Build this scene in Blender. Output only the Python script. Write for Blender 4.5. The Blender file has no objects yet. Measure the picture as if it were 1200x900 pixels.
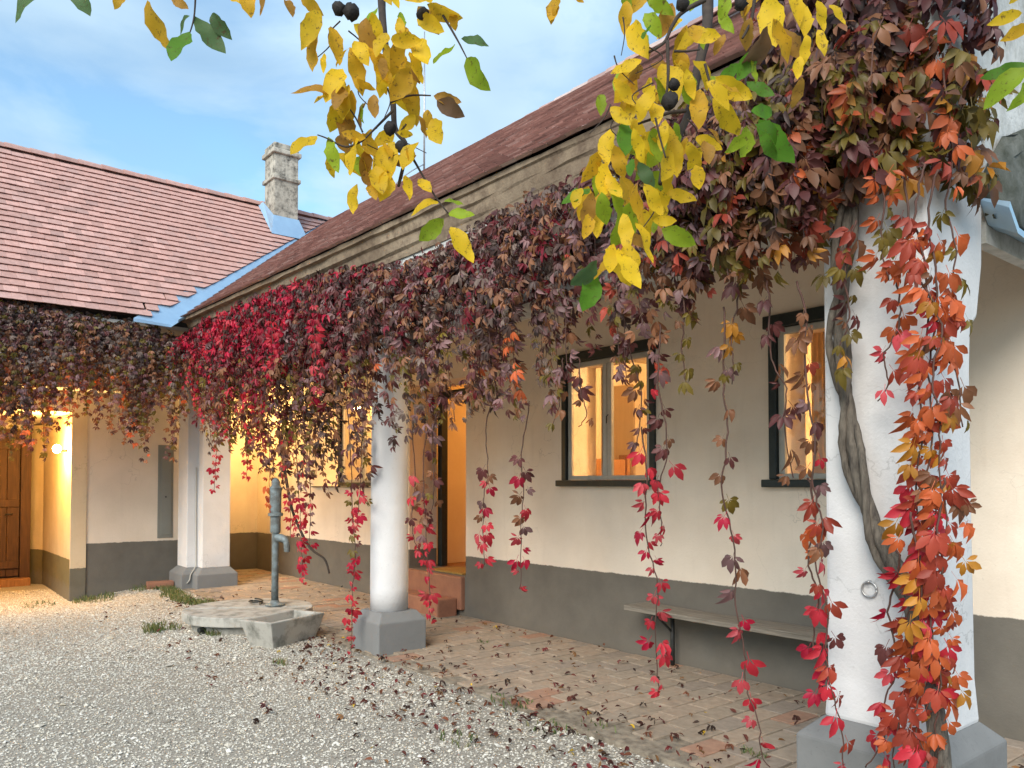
import bpy, bmesh, math, random
import numpy as np
from mathutils import Vector, Matrix
R = math.radians
rng = np.random.default_rng(11)
random.seed(5)
sc = bpy.context.scene
col = sc.collection

# ------------------------------------------------------------------ camera
F_PX, PITCH, HORIZON, EYE = 918.0, R(1.5), 566.0, 1.65
YAW = math.atan2(0.7786, 0.6276)
CAM = Vector((0.0, -5.75, EYE))
CY0 = HORIZON - F_PX * math.tan(PITCH)
cam_d = bpy.data.cameras.new('camera'); cam = bpy.data.objects.new('camera', cam_d); col.objects.link(cam)
cam.location = CAM
cam.rotation_euler = (R(90) + PITCH, 0, YAW)
cam_d.sensor_width = 36; cam_d.lens = 36 * F_PX / 1200
cam_d.shift_y = (CY0 - 450) / 1200
cam_d.clip_start = 0.05; cam_d.clip_end = 2000
sc.camera = cam

# ------------------------------------------------------------------ world, sun, exposure
SUN_EL, SUN_AZ = R(35), R(150)          # azimuth of the direction towards the sun, measured from +Y clockwise
sc.view_settings.view_transform = 'Standard'; sc.view_settings.look = 'None'
sc.view_settings.exposure = 1.6; sc.view_settings.gamma = 1.0; sc.view_settings.use_curve_mapping = False
sc.render.engine = 'CYCLES'
sc.cycles.use_denoising = True
sc.cycles.max_bounces = 7; sc.cycles.diffuse_bounces = 4; sc.cycles.glossy_bounces = 2
sc.cycles.transparent_max_bounces = 8; sc.cycles.transmission_bounces = 3
sc.cycles.caustics_reflective = False; sc.cycles.caustics_refractive = False
sc.cycles.sample_clamp_indirect = 6

world = bpy.data.worlds.new('World'); sc.world = world; world.use_nodes = True
nt = world.node_tree; nt.nodes.clear()
def N(nt, t, **k):
    n = nt.nodes.new(t)
    for a, b in k.items(): setattr(n, a, b)
    return n
out = N(nt, 'ShaderNodeOutputWorld'); bg = N(nt, 'ShaderNodeBackground')
sky = N(nt, 'ShaderNodeTexSky'); sky.sky_type = 'NISHITA'; sky.sun_disc = False
sky.sun_elevation = SUN_EL; sky.sun_rotation = SUN_AZ; sky.air_density = 1.2; sky.dust_density = 0.6; sky.ozone_density = 1.5
tc = N(nt, 'ShaderNodeTexCoord'); mp = N(nt, 'ShaderNodeMapping'); mp.inputs['Scale'].default_value = (1.0, 1.0, 2.6)
n1 = N(nt, 'ShaderNodeTexNoise'); n1.inputs['Scale'].default_value = 3.1; n1.inputs['Detail'].default_value = 7; n1.inputs['Roughness'].default_value = .55
n1.inputs['Distortion'].default_value = .4
rp = N(nt, 'ShaderNodeValToRGB'); rp.color_ramp.elements[0].position = .40; rp.color_ramp.elements[1].position = .62
mx = N(nt, 'ShaderNodeMix', data_type='RGBA')
mx.inputs['B'].default_value = (3.3, 4.4, 5.3, 1)
bst = N(nt, 'ShaderNodeMix', data_type='RGBA', blend_type='MULTIPLY'); bst.inputs['Factor'].default_value = 1
bst.inputs['B'].default_value = (1.0, 1.22, 1.25, 1)
nt.links.new(tc.outputs['Generated'], mp.inputs['Vector']); nt.links.new(mp.outputs[0], n1.inputs['Vector'])
nt.links.new(n1.outputs['Fac'], rp.inputs['Fac']); nt.links.new(rp.outputs['Color'], mx.inputs['Factor'])
n2 = N(nt, 'ShaderNodeTexNoise'); n2.inputs['Scale'].default_value = 1.7; n2.inputs['Detail'].default_value = 4; n2.inputs['Distortion'].default_value = .3
rp2 = N(nt, 'ShaderNodeValToRGB'); rp2.color_ramp.elements[0].position = .42; rp2.color_ramp.elements[1].position = .66
mx2 = N(nt, 'ShaderNodeMix', data_type='RGBA'); mx2.inputs['B'].default_value = (1.75, 2.75, 3.9, 1)     # grey undersides of cloud
nt.links.new(mp.outputs[0], n2.inputs['Vector']); nt.links.new(n2.outputs['Fac'], rp2.inputs['Fac']); nt.links.new(rp2.outputs['Color'], mx2.inputs['Factor'])
nt.links.new(sky.outputs[0], bst.inputs['A']); nt.links.new(bst.outputs['Result'], mx.inputs['A'])
nt.links.new(mx.outputs['Result'], mx2.inputs['A']); nt.links.new(mx2.outputs['Result'], bg.inputs['Color'])
bg.inputs['Strength'].default_value = 0.072
nt.links.new(bg.outputs[0], out.inputs[0])

sun_d = bpy.data.lights.new('sun', 'SUN'); sun_d.energy = 1.5; sun_d.angle = R(35); sun_d.color = (1, .93, .83)
sun = bpy.data.objects.new('sun', sun_d); col.objects.link(sun)
sdir = Vector((math.sin(SUN_AZ) * math.cos(SUN_EL), math.cos(SUN_AZ) * math.cos(SUN_EL), math.sin(SUN_EL)))
sun.rotation_euler = sdir.to_track_quat('Z', 'Y').to_euler()

# ------------------------------------------------------------------ measuring helpers (photo sight lines on real planes)
def ray(px, py):
    x, u = (px - 600) / F_PX, -(py - CY0) / F_PX
    f = math.cos(PITCH) - u * math.sin(PITCH); u = math.sin(PITCH) + u * math.cos(PITCH)
    return Vector((.6276 * x - .7786 * f, .7786 * x + .6276 * f, u))
def at(px, py, X=None, Y=None, Z=None, D=None):
    d = ray(px, py)
    t = (X - CAM.x) / d.x if X is not None else (Y - CAM.y) / d.y if Y is not None else (Z - CAM.z) / d.z if Z is not None else D
    return CAM + d * t
RIGHT, UP, FWD = Vector((.6276, .7786, 0)), Vector((0, 0, 1)), Vector((-.7786, .6276, 0))

# ------------------------------------------------------------------ materials
def lin(c):
    c = np.asarray(c, float) / 255
    return np.where(c <= .04045, c / 12.92, ((c + .055) / 1.055) ** 2.4)
def L4(c): return tuple(lin(c)) + (1,)
def new_mat(name):
    m = bpy.data.materials.new(name); m.use_nodes = True
    nt = m.node_tree; b = nt.nodes['Principled BSDF']
    return m, nt, b
def noise(nt, scale, detail=5, rough=.6, vec=None, dist=0):
    n = N(nt, 'ShaderNodeTexNoise'); n.inputs['Scale'].default_value = scale; n.inputs['Detail'].default_value = detail
    n.inputs['Roughness'].default_value = rough; n.inputs['Distortion'].default_value = dist
    if vec is not None: nt.links.new(vec, n.inputs['Vector'])
    return n.outputs['Fac']
def ramp(nt, fac, stops):
    r = N(nt, 'ShaderNodeValToRGB'); e = r.color_ramp.elements
    while len(e) < len(stops): e.new(.5)
    for k, (p, c) in enumerate(stops):
        e[k].position = p; e[k].color = tuple(c) + (1,) if len(c) == 3 else c
    nt.links.new(fac, r.inputs['Fac']); return r.outputs['Color']
def mix(nt, fac, a, b, mode='MIX'):
    m = N(nt, 'ShaderNodeMix', data_type='RGBA', blend_type=mode)
    for k, v in (('Factor', fac), ('A', a), ('B', b)):
        if hasattr(v, 'is_output'): nt.links.new(v, m.inputs[k])
        else: m.inputs[k].default_value = v if k == 'Factor' or len(v) == 4 else tuple(v) + (1,)
    return m.outputs['Result']
def bump(nt, b, h, strength=.3, dist=.01):
    n = N(nt, 'ShaderNodeBump'); n.inputs['Strength'].default_value = strength; n.inputs['Distance'].default_value = dist
    nt.links.new(h, n.inputs['Height']); nt.links.new(n.outputs[0], b.inputs['Normal']); return n
def posn(nt): return N(nt, 'ShaderNodeNewGeometry').outputs['Position']
def math_n(nt, op, a, b=0.0):
    n = N(nt, 'ShaderNodeMath', operation=op)
    for k, v in enumerate((a, b)):
        if hasattr(v, 'is_output'): nt.links.new(v, n.inputs[k])
        else: n.inputs[k].default_value = v
    return n.outputs[0]

def m_plaster(name, base, dark, dado=None, dado_z=.73, rough_amt=.25, blotch=.5, mottled=None):
    m, nt, b = new_mat(name); p = posn(nt)
    c = mix(nt, ramp(nt, noise(nt, 1.3, 6, .6, p), [(.35, (0, 0, 0)), (.7, (1, 1, 1))]), base, dark)
    if mottled is not None:
        c = mix(nt, ramp(nt, noise(nt, 7, 8, .7, p), [(.45, (0, 0, 0)), (.66, (1, 1, 1))]), c, mottled)
    vo = N(nt, 'ShaderNodeTexVoronoi', feature='DISTANCE_TO_EDGE'); vo.inputs['Scale'].default_value = .9
    wv = N(nt, 'ShaderNodeVectorMath', operation='ADD'); nz = N(nt, 'ShaderNodeTexNoise'); nz.inputs['Scale'].default_value = 3.0; nz.inputs['Detail'].default_value = 6
    nt.links.new(p, nz.inputs['Vector']); nt.links.new(p, wv.inputs[0]); nt.links.new(nz.outputs['Color'], wv.inputs[1]); nt.links.new(wv.outputs[0], vo.inputs['Vector'])
    crk = math_n(nt, 'MULTIPLY', ramp(nt, vo.outputs['Distance'], [(0, (.55, .55, .55)), (.006, (0, 0, 0))]), ramp(nt, noise(nt, .8, 3, .6, p), [(.5, (0, 0, 0)), (.62, (1, 1, 1))]))
    c = mix(nt, crk, c, tuple(np.asarray(dark)*.5))
    c = mix(nt, ramp(nt, noise(nt, .55, 3, .5, p, .6), [(.52, (0, 0, 0)), (.56, (.32, .32, .32))]), c, tuple(np.asarray(base)*.86))
    c = mix(nt, ramp(nt, noise(nt, 40, 3, .7, p), [(.62, (0, 0, 0)), (.72, (.35, .35, .35))]), c, tuple(np.asarray(dark)*.7))
    # streaks of wear with their own shape
    v = N(nt, 'ShaderNodeMapping'); v.inputs['Scale'].default_value = (5, 5, .5); nt.links.new(p, v.inputs['Vector'])
    st = ramp(nt, noise(nt, 1.5, 4, .6, v.outputs[0]), [(.55, (0, 0, 0)), (.8, (blotch, blotch, blotch))])
    c = mix(nt, st, c, tuple(np.asarray(dark) * .85))
    if dado is not None:
        sp = N(nt, 'ShaderNodeSeparateXYZ'); nt.links.new(p, sp.inputs[0])
        w = math_n(nt, 'MULTIPLY', math_n(nt, 'SUBTRACT', noise(nt, 6, 6, .75, p), .5), .045)
        s = math_n(nt, 'MULTIPLY', math_n(nt, 'ADD', sp.outputs['X'], 8.0), .006)
        zz = math_n(nt, 'SUBTRACT', math_n(nt, 'ADD', sp.outputs['Z'], w), s)
        k = ramp(nt, math_n(nt, 'MULTIPLY', math_n(nt, 'SUBTRACT', dado_z + .004, zz), 120.0), [(0, (0, 0, 0)), (1, (1, 1, 1))])
        dd = mix(nt, ramp(nt, noise(nt, 2.4, 6, .65, p), [(.3, (0, 0, 0)), (.75, (1, 1, 1))]), dado, tuple(np.asarray(dado) * .74))
        # splashed dirt along the foot of the wall
        ft = ramp(nt, math_n(nt, 'ADD', math_n(nt, 'MULTIPLY', sp.outputs['Z'], 3.0), noise(nt, 9, 5, .7, p)), [(.45, (.55, .55, .55)), (.8, (0, 0, 0))])
        dd = mix(nt, ft, dd, (.16, .14, .11))
        c = mix(nt, k, c, dd)
    nt.links.new(c, b.inputs['Base Color']); b.inputs['Roughness'].default_value = .9; b.inputs['Specular IOR Level'].default_value = .2
    h = math_n(nt, 'ADD', noise(nt, 5, 5, .6, p), math_n(nt, 'MULTIPLY', noise(nt, 60, 3, .6, p), .25))
    bump(nt, b, h, rough_amt, .02); return m
def m_simple(name, a, bcol=None, scale=8, rough=.7, bmp=.15, bd=.01, metal=0, stretch=None, spec=.3, detail=5, lo=.35, hi=.7, objc=False):
    m, nt, b = new_mat(name)
    p = N(nt, 'ShaderNodeTexCoord').outputs['Object'] if objc else posn(nt)
    if stretch:
        v = N(nt, 'ShaderNodeMapping'); v.inputs['Scale'].default_value = stretch; nt.links.new(p, v.inputs['Vector']); p = v.outputs[0]
    f = noise(nt, scale, detail, .65, p)
    c = mix(nt, ramp(nt, f, [(lo, (0, 0, 0)), (hi, (1, 1, 1))]), a, bcol if bcol is not None else tuple(np.asarray(a) * .7))
    nt.links.new(c, b.inputs['Base Color']); b.inputs['Roughness'].default_value = rough; b.inputs['Metallic'].default_value = metal
    b.inputs['Specular IOR Level'].default_value = spec
    if bmp: bump(nt, b, f, bmp, bd)
    return m
def m_col(name, rough=.75, var=.35, scale=30, bmp=.3, bd=.004, spec=.25, extra=None):
    """colour from the mesh's own paint, plus grain and wear"""
    m, nt, b = new_mat(name); p = posn(nt)
    a = N(nt, 'ShaderNodeAttribute', attribute_name='Col').outputs['Color']
    f = noise(nt, scale, 5, .65, p)
    c = mix(nt, ramp(nt, f, [(.3, (0, 0, 0)), (.75, (var, var, var))]), a, mix(nt, 1.0, a, (.45, .42, .4), 'MULTIPLY'))
    if extra is not None:
        c = mix(nt, ramp(nt, noise(nt, extra[0], 6, .7, p), [(extra[1], (0, 0, 0)), (extra[2], (extra[4],) * 3)]), c, extra[3])
    nt.links.new(c, b.inputs['Base Color']); b.inputs['Roughness'].default_value = rough; b.inputs['Specular IOR Level'].default_value = spec
    bump(nt, b, f, bmp, bd); return m
def m_leaf(name, transl=.35, rough=.45, spots=None, spec=.35):
    m, nt, b = new_mat(name)
    a = N(nt, 'ShaderNodeAttribute', attribute_name='Col').outputs['Color']
    p = posn(nt)
    c = mix(nt, ramp(nt, noise(nt, 26, 4, .6, p), [(.3, (.25, .25, .25)), (.7, (0, 0, 0))]), a, mix(nt, 1.0, a, (.55, .45, .4), 'MULTIPLY'))
    if spots is not None:
        c = mix(nt, ramp(nt, noise(nt, 75, 4, .75, p), [(.57, (0, 0, 0)), (.66, (.75, .75, .75))]), c, spots)
    nt.links.new(c, b.inputs['Base Color']); b.inputs['Roughness'].default_value = rough; b.inputs['Specular IOR Level'].default_value = spec
    t = N(nt, 'ShaderNodeBsdfTranslucent'); nt.links.new(c, t.inputs['Color'])
    ms = N(nt, 'ShaderNodeMixShader'); ms.inputs[0].default_value = transl
    nt.links.new(b.outputs[0], ms.inputs[1]); nt.links.new(t.outputs[0], ms.inputs[2])
    nt.links.new(ms.outputs[0], nt.nodes['Material Output'].inputs['Surface']); return m
def m_glass(name):
    m, nt, b = new_mat(name); nt.nodes.remove(b)
    tr = N(nt, 'ShaderNodeBsdfTransparent'); gl = N(nt, 'ShaderNodeBsdfGlossy'); gl.inputs['Roughness'].default_value = .03
    lw = N(nt, 'ShaderNodeLayerWeight'); lw.inputs['Blend'].default_value = .5
    fac = math_n(nt, 'ADD', math_n(nt, 'MULTIPLY', math_n(nt, 'POWER', lw.outputs['Facing'], 3.0), .8), .03)
    ms = N(nt, 'ShaderNodeMixShader'); nt.links.new(fac, ms.inputs[0]); nt.links.new(tr.outputs[0], ms.inputs[1]); nt.links.new(gl.outputs[0], ms.inputs[2])
    nt.links.new(ms.outputs[0], nt.nodes['Material Output'].inputs['Surface']); return m
def m_emit(name, c, s):
    m, nt, b = new_mat(name); b.inputs['Emission Color'].default_value = c + (1,); b.inputs['Emission Strength'].default_value = s
    b.inputs['Base Color'].default_value = (.8, .8, .8, 1); return m

M = {}
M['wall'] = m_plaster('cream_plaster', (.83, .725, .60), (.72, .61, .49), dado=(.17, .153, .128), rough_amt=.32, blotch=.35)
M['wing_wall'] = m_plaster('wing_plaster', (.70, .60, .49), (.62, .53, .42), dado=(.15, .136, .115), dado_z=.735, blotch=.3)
M['passage'] = m_plaster('lamplit_passage_plaster', (.58, .47, .30), (.46, .36, .2), dado=(.15, .125, .06), dado_z=.50, blotch=.6, rough_amt=.5)  # yellow of the wall lamp's light is put into this plaster colour
M['white'] = m_plaster('lime_white', (.67, .66, .655), (.58, .57, .56), rough_amt=.45, blotch=.4)
M['gable'] = m_plaster('weathered_white', (.62, .62, .60), (.46, .46, .44), rough_amt=.7, blotch=.6, mottled=(.36, .36, .33))
M['plinth'] = m_plaster('grey_plinth_paint', (.21, .21, .205), (.165, .165, .16), rough_amt=.3, blotch=.3)
M['cornice'] = m_plaster('aged_cornice', (.30, .235, .165), (.17, .125, .085), rough_amt=.8, blotch=.8, mottled=(.12, .085, .06))
M['soffit'] = m_plaster('ceiling_lime', (.74, .69, .6), (.68, .62, .53))
M['deck'] = m_simple('roof_batten', (.05, .035, .03))
M['tile'] = m_col('clay_tile', rough=.8, var=.5, scale=14, extra=(3.0, .55, .8, (.30, .20, .17), .35))
M['metal'] = m_simple('zinc_sheet', (.42, .60, .76), (.36, .52, .68), scale=4, rough=.38, metal=.55, bmp=.08, spec=.5)  # blue of the reflected sky is put into the base colour
M['chimney'] = m_plaster('sooty_chimney', (.50, .47, .40), (.36, .33, .27), rough_amt=.9, blotch=.8, mottled=(.085, .08, .07))
M['moss_stone'] = m_simple('mossy_render', (.16, .165, .15), (.045, .05, .035), scale=5, lo=.3, hi=.62, detail=9, rough=.95, bmp=.8, bd=.03)
M['black'] = m_simple('black_paint', (.010, .014, .013), (.02, .026, .022), scale=20, rough=.45, bmp=.1, spec=.4)
M['sash'] = m_simple('grey_sash_paint', (.50, .47, .41), (.42, .39, .33), scale=12, rough=.5)
M['glass'] = m_glass('window_glass')
M['room'] = m_simple('room_paint', (.72, .62, .46), (.66, .55, .40), scale=2, bmp=.02)
M['floor'] = m_simple('room_floor', (.3, .16, .07), (.22, .11, .05), scale=4)
M['wood'] = m_simple('warm_wood', (.36, .17, .06), (.22, .09, .03), scale=5, stretch=(12, 12, .8))
M['door'] = m_simple('old_door_wood', (.10, .048, .02), (.045, .02, .009), scale=4, stretch=(10, 10, .7), rough=.65, bmp=.3)
M['oldwood'] = m_simple('weathered_board', (.27, .235, .19), (.13, .11, .085), scale=3, stretch=(1.2, 16, 16), rough=.85, bmp=.5)
M['iron'] = m_simple('dark_iron', (.03, .035, .035), (.06, .055, .05), scale=20, rough=.55, metal=.4)
M['galv'] = m_simple('galvanised', (.5, .5, .5), (.35, .34, .33), scale=25, rough=.4, metal=.7)
M['pump'] = m_simple('pump_paint', (.20, .245, .255), (.12, .13, .125), scale=14, rough=.55, bmp=.3, metal=.15, lo=.4, hi=.62)
M['concrete'] = m_simple('old_concrete', (.40, .38, .335), (.10, .10, .08), scale=6, rough=.95, bmp=.6, bd=.01, lo=.46, hi=.74, detail=12)
M['step'] = m_simple('terracotta_step', (.33, .15, .09), (.24, .11, .07), scale=6, rough=.6)
M['mat'] = m_simple('coir_mat', (.38, .24, .06), (.25, .15, .04), scale=60, rough=1, bmp=.6)
M['box_grey'] = m_simple('cabinet_paint', (.21, .21, .185), (.19, .19, .165), scale=3, rough=.5, bmp=.05)
M['brick'] = m_col('walk_brick', rough=.9, var=.6, scale=16, bmp=.6, bd=.006, extra=(5, .5, .75, (.24, .215, .17), .5))
M['bed'] = m_simple('sand_bed', (.31, .26, .195), (.12, .095, .07), scale=14, rough=1, bmp=.5)
M['gravelbase'] = m_simple('gravel_bed', (.42, .385, .32), (.24, .21, .17), scale=55, rough=1, bmp=.9, bd=.015, lo=.35, hi=.65)
M['pebble'] = m_col('pebbles', rough=.85, var=.2, scale=60, bmp=.1)
M['creeper'] = m_leaf('creeper_leaf', .34, .5, spec=.4)
M['walnut_leaf'] = m_leaf('walnut_leaf', .55, .6, spots=(.10, .05, .02))
M['litter'] = m_leaf('dead_leaf', .1, .8, spec=.1)
M['grass'] = m_leaf('grass_blade', .3, .6)
M['bark'] = m_simple('vine_bark', (.17, .145, .115), (.05, .042, .035), scale=9, stretch=(5, 5, 1), rough=.95, bmp=.9, bd=.02)
M['twig'] = m_simple('twig_bark', (.035, .026, .022), (.06, .045, .035), scale=30, rough=.85)
M['shoot'] = m_simple('red_shoot', (.10, .045, .035), (.06, .035, .025), scale=20, rough=.7)
M['husk'] = m_simple('black_husk', (.012, .010, .010), (.03, .024, .02), scale=40, rough=.75, bmp=.6)
M['bulb'] = m_emit('lit_bulb', (1, .72, .28), 60)
M['curtain'] = m_simple('curtain_cloth', (.75, .62, .42), (.66, .52, .34), scale=3, stretch=(6, 6, .5))
nt = M['curtain'].node_tree; b = nt.nodes['Principled BSDF']; t = N(nt, 'ShaderNodeBsdfTranslucent'); t.inputs['Color'].default_value = (.7, .58, .4, 1); ms = N(nt, 'ShaderNodeMixShader'); ms.inputs[0].default_value = .5
nt.links.new(b.outputs[0], ms.inputs[1]); nt.links.new(t.outputs[0], ms.inputs[2]); nt.links.new(ms.outputs[0], nt.nodes['Material Output'].inputs['Surface'])
M['whitegoods'] = m_simple('white_cloth', (.8, .76, .68))

# ------------------------------------------------------------------ mesh helpers
def np_mesh(name, V, F, cols=None, smooth=False):
    """V (n,3); F list of (m,k) index arrays; cols (n,3)"""
    me = bpy.data.meshes.new(name)
    if isinstance(F, np.ndarray): F = [F]
    me.vertices.add(len(V)); me.vertices.foreach_set('co', np.ascontiguousarray(V, np.float32).ravel())
    loops = np.concatenate([f.ravel() for f in F]).astype(np.int32)
    tot = np.concatenate([np.full(len(f), f.shape[1], np.int32) for f in F])
    start = np.concatenate([[0], np.cumsum(tot)[:-1]]).astype(np.int32)
    me.loops.add(len(loops)); me.loops.foreach_set('vertex_index', loops)
    me.polygons.add(len(tot)); me.polygons.foreach_set('loop_start', start); me.polygons.foreach_set('loop_total', tot)
    if cols is not None:
        a = me.color_attributes.new('Col', 'FLOAT_COLOR', 'POINT')
        c4 = np.ones((len(V), 4), np.float32); c4[:, :3] = cols
        a.data.foreach_set('color', c4.ravel())
    me.update(calc_edges=True); me.validate()
    if not smooth: me.shade_flat()
    return me
def link(name, me, mat, parent=None, **props):
    if mat is not None and not len(me.materials): me.materials.append(mat)
    o = bpy.data.objects.new(name, me); col.objects.link(o)
    if parent is not None: o.parent = parent
    for k, v in props.items(): o[k] = v
    return o
def thing(name, label, cat, loc=(0, 0, 0), rz=0, group=None):
    o = bpy.data.objects.new(name, None); col.objects.link(o); o.location = loc; o.rotation_euler = (0, 0, rz)
    o['label'] = label; o['category'] = cat; o['kind'] = 'thing'; o.empty_display_size = .2
    if group: o['group'] = group
    return o
def tag(o, label, cat, group=None):
    o['label'] = label; o['category'] = cat
    if group: o['group'] = group
    return o
SMOOTH = {'trunk', 'strand', 'hanging_shoot', 'branch', 'twig', 'walnut_husk', 'bulb', 'pipe', 'spout', 'iron_ring', 'hose', 'lightning_rod', 'conductor', 'conduit', 'handle', 'leg', 'bowl', 'column', 'hood'}
class MB:
    def __init__(s): s.v = []; s.f = []
    def add(s, vs, fs):
        b = len(s.v); s.v += [tuple(v) for v in vs]; s.f += [tuple(b + i for i in f) for f in fs]; return s
    def box(s, x0, x1, y0, y1, z0, z1):
        return s.add([(x0,y0,z0),(x1,y0,z0),(x1,y1,z0),(x0,y1,z0),(x0,y0,z1),(x1,y0,z1),(x1,y1,z1),(x0,y1,z1)],
                     [(0,3,2,1),(4,5,6,7),(0,1,5,4),(1,2,6,5),(2,3,7,6),(3,0,4,7)])
    def prism(s, poly, axis, a, b):
        """poly: 2D loop in the other two axes in order"""
        def mk(p, t):
            q = list(p); q.insert(axis, t); return q
        n = len(poly)
        vs = [mk(p, a) for p in poly] + [mk(p, b) for p in poly]
        return s.add(vs, [tuple(range(n))[::-1], tuple(range(n, 2*n))] + [(i, (i+1) % n, n+(i+1) % n, n+i) for i in range(n)])
    def loft(s, loops, cap=True):
        n = len(loops[0]); b = [v for l in loops for v in l]; fs = []
        for k in range(len(loops)-1):
            for i in range(n): fs.append((k*n+i, k*n+(i+1) % n, (k+1)*n+(i+1) % n, (k+1)*n+i))
        if cap: fs += [tuple(range(n))[::-1], tuple((len(loops)-1)*n+i for i in range(n))]
        return s.add(b, fs)
    def lathe(s, prof, cx=0, cy=0, n=24):
        return s.loft([[(cx+r*math.cos(2*math.pi*i/n), cy+r*math.sin(2*math.pi*i/n), z) for i in range(n)] for r, z in prof])
    def tube(s, pts, rad, n=6, wob=0):
        pts = [Vector(p) for p in pts]; loops = []
        if not hasattr(rad, '__len__'): rad = [rad]*len(pts)
        for k, p in enumerate(pts):
            t = (pts[min(k+1, len(pts)-1)] - pts[max(k-1, 0)]).normalized()
            a = t.cross(Vector((.31, .95, .05))); a = a.normalized() if a.length > .05 else t.cross(Vector((1, 0, 0))).normalized()
            b2 = t.cross(a)
            loops.append([p + (a*math.cos(2*math.pi*i/n) + b2*math.sin(2*math.pi*i/n)) * rad[k]*(1+wob*random.uniform(-1, 1)) for i in range(n)])
        return s.loft(loops)
    def build(s, name, mat, parent=None, bevel=0, seg=2, smooth=False, col3=None, **props):
        me = bpy.data.meshes.new(name); me.from_pydata(s.v, [], s.f)
        bm = bmesh.new(); bm.from_mesh(me); bmesh.ops.recalc_face_normals(bm, faces=bm.faces)
        if bevel: bmesh.ops.bevel(bm, geom=[e for e in bm.edges if e.is_manifold and e.calc_face_angle(0) > .5], offset=bevel, segments=seg, affect='EDGES', profile=.6)
        bm.to_mesh(me); bm.free()
        if smooth or name in SMOOTH: me.shade_smooth()
        else: me.shade_flat()
        if col3 is not None:
            a = me.color_attributes.new('Col', 'FLOAT_COLOR', 'POINT')
            a.data.foreach_set('color', np.tile(np.append(col3, 1).astype(np.float32), len(me.vertices)))
        return link(name, me, mat, parent, **props)
def smooth_path(pts, per=6):
    pts = [Vector(p) for p in pts]; o = []
    for i in range(len(pts)-1):
        p0, p1, p2, p3 = pts[max(i-1, 0)], pts[i], pts[i+1], pts[min(i+2, len(pts)-1)]
        for k in range(per):
            t = k/per
            o.append(.5*((2*p1)+(p2-p0)*t+(2*p0-5*p1+4*p2-p3)*t*t+(3*p1-p0-3*p2+p3)*t**3))
    o.append(pts[-1]); return o
def cells(xs, ys, zs, empty):
    """solid block cut on a grid; cells whose centre is in an opening are left out; only outer faces are kept"""
    mb = MB(); nx, ny, nz = len(xs)-1, len(ys)-1, len(zs)-1
    S = np.ones((nx+2, ny+2, nz+2), bool); S[0] = S[-1] = False; S[:, 0] = S[:, -1] = False; S[:, :, 0] = S[:, :, -1] = False
    for i in range(nx):
        for j in range(ny):
            for k in range(nz):
                c = ((xs[i]+xs[i+1])/2, (ys[j]+ys[j+1])/2, (zs[k]+zs[k+1])/2)
                if any(all(lo < q < hi for q, (lo, hi) in zip(c, e)) for e in empty): S[i+1, j+1, k+1] = False
    for i in range(nx):
        for j in range(ny):
            for k in range(nz):
                if not S[i+1, j+1, k+1]: continue
                x0, x1, y0, y1, z0, z1 = xs[i], xs[i+1], ys[j], ys[j+1], zs[k], zs[k+1]
                if not S[i, j+1, k+1]: mb.add([(x0,y0,z0),(x0,y0,z1),(x0,y1,z1),(x0,y1,z0)], [(0,1,2,3)])
                if not S[i+2, j+1, k+1]: mb.add([(x1,y0,z0),(x1,y1,z0),(x1,y1,z1),(x1,y0,z1)], [(0,1,2,3)])
                if not S[i+1, j, k+1]: mb.add([(x0,y0,z0),(x1,y0,z0),(x1,y0,z1),(x0,y0,z1)], [(0,1,2,3)])
                if not S[i+1, j+2, k+1]: mb.add([(x0,y1,z0),(x0,y1,z1),(x1,y1,z1),(x1,y1,z0)], [(0,1,2,3)])
                if not S[i+1, j+1, k]: mb.add([(x0,y0,z0),(x0,y1,z0),(x1,y1,z0),(x1,y0,z0)], [(0,1,2,3)])
                if not S[i+1, j+1, k+2]: mb.add([(x0,y0,z1),(x1,y0,z1),(x1,y1,z1),(x0,y1,z1)], [(0,1,2,3)])
    return mb
def raw(mb, name, mat, parent=None, **props):
    me = bpy.data.meshes.new(name); me.from_pydata(mb.v, [], mb.f); me.shade_flat(); return link(name, me, mat, parent, **props)

# ================================================================== GROUND
def sstep(a, b, x):
    t = np.clip((np.asarray(x, float)-a)/(b-a), 0, 1); return t*t*(3-2*t)
def gz(x, y):
    x = np.asarray(x, float); y = np.asarray(y, float)
    z = -.035 - .14*sstep(-2.3, -3.6, y)*sstep(-9.0, -13.5, x)
    z = z + .012*np.sin(x*1.7+y*.9)+.010*np.sin(y*2.3-x*.8)
    return np.where(y > -1.9, z-.05, z)
gx = np.concatenate([[-400, -150, -60, -30], np.arange(-20, 4.01, .2), [8, 15, 40, 150, 400]])
gy = np.concatenate([[-400, -150, -60, -30, -15], np.arange(-9, 1.01, .2), [5, 15, 40, 150, 400]])
GX, GY = np.meshgrid(gx, gy, indexing='ij'); V = np.stack([GX, GY, gz(GX, GY)], -1).reshape(-1, 3)
ni, nj = GX.shape; I, J = np.meshgrid(np.arange(ni-1), np.arange(nj-1), indexing='ij'); q = (I*nj+J).ravel()
ground = link('ground', np_mesh('ground', V, np.stack([q, q+nj, q+nj+1, q+1], 1), smooth=True), M['gravelbase'], kind='structure')

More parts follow.
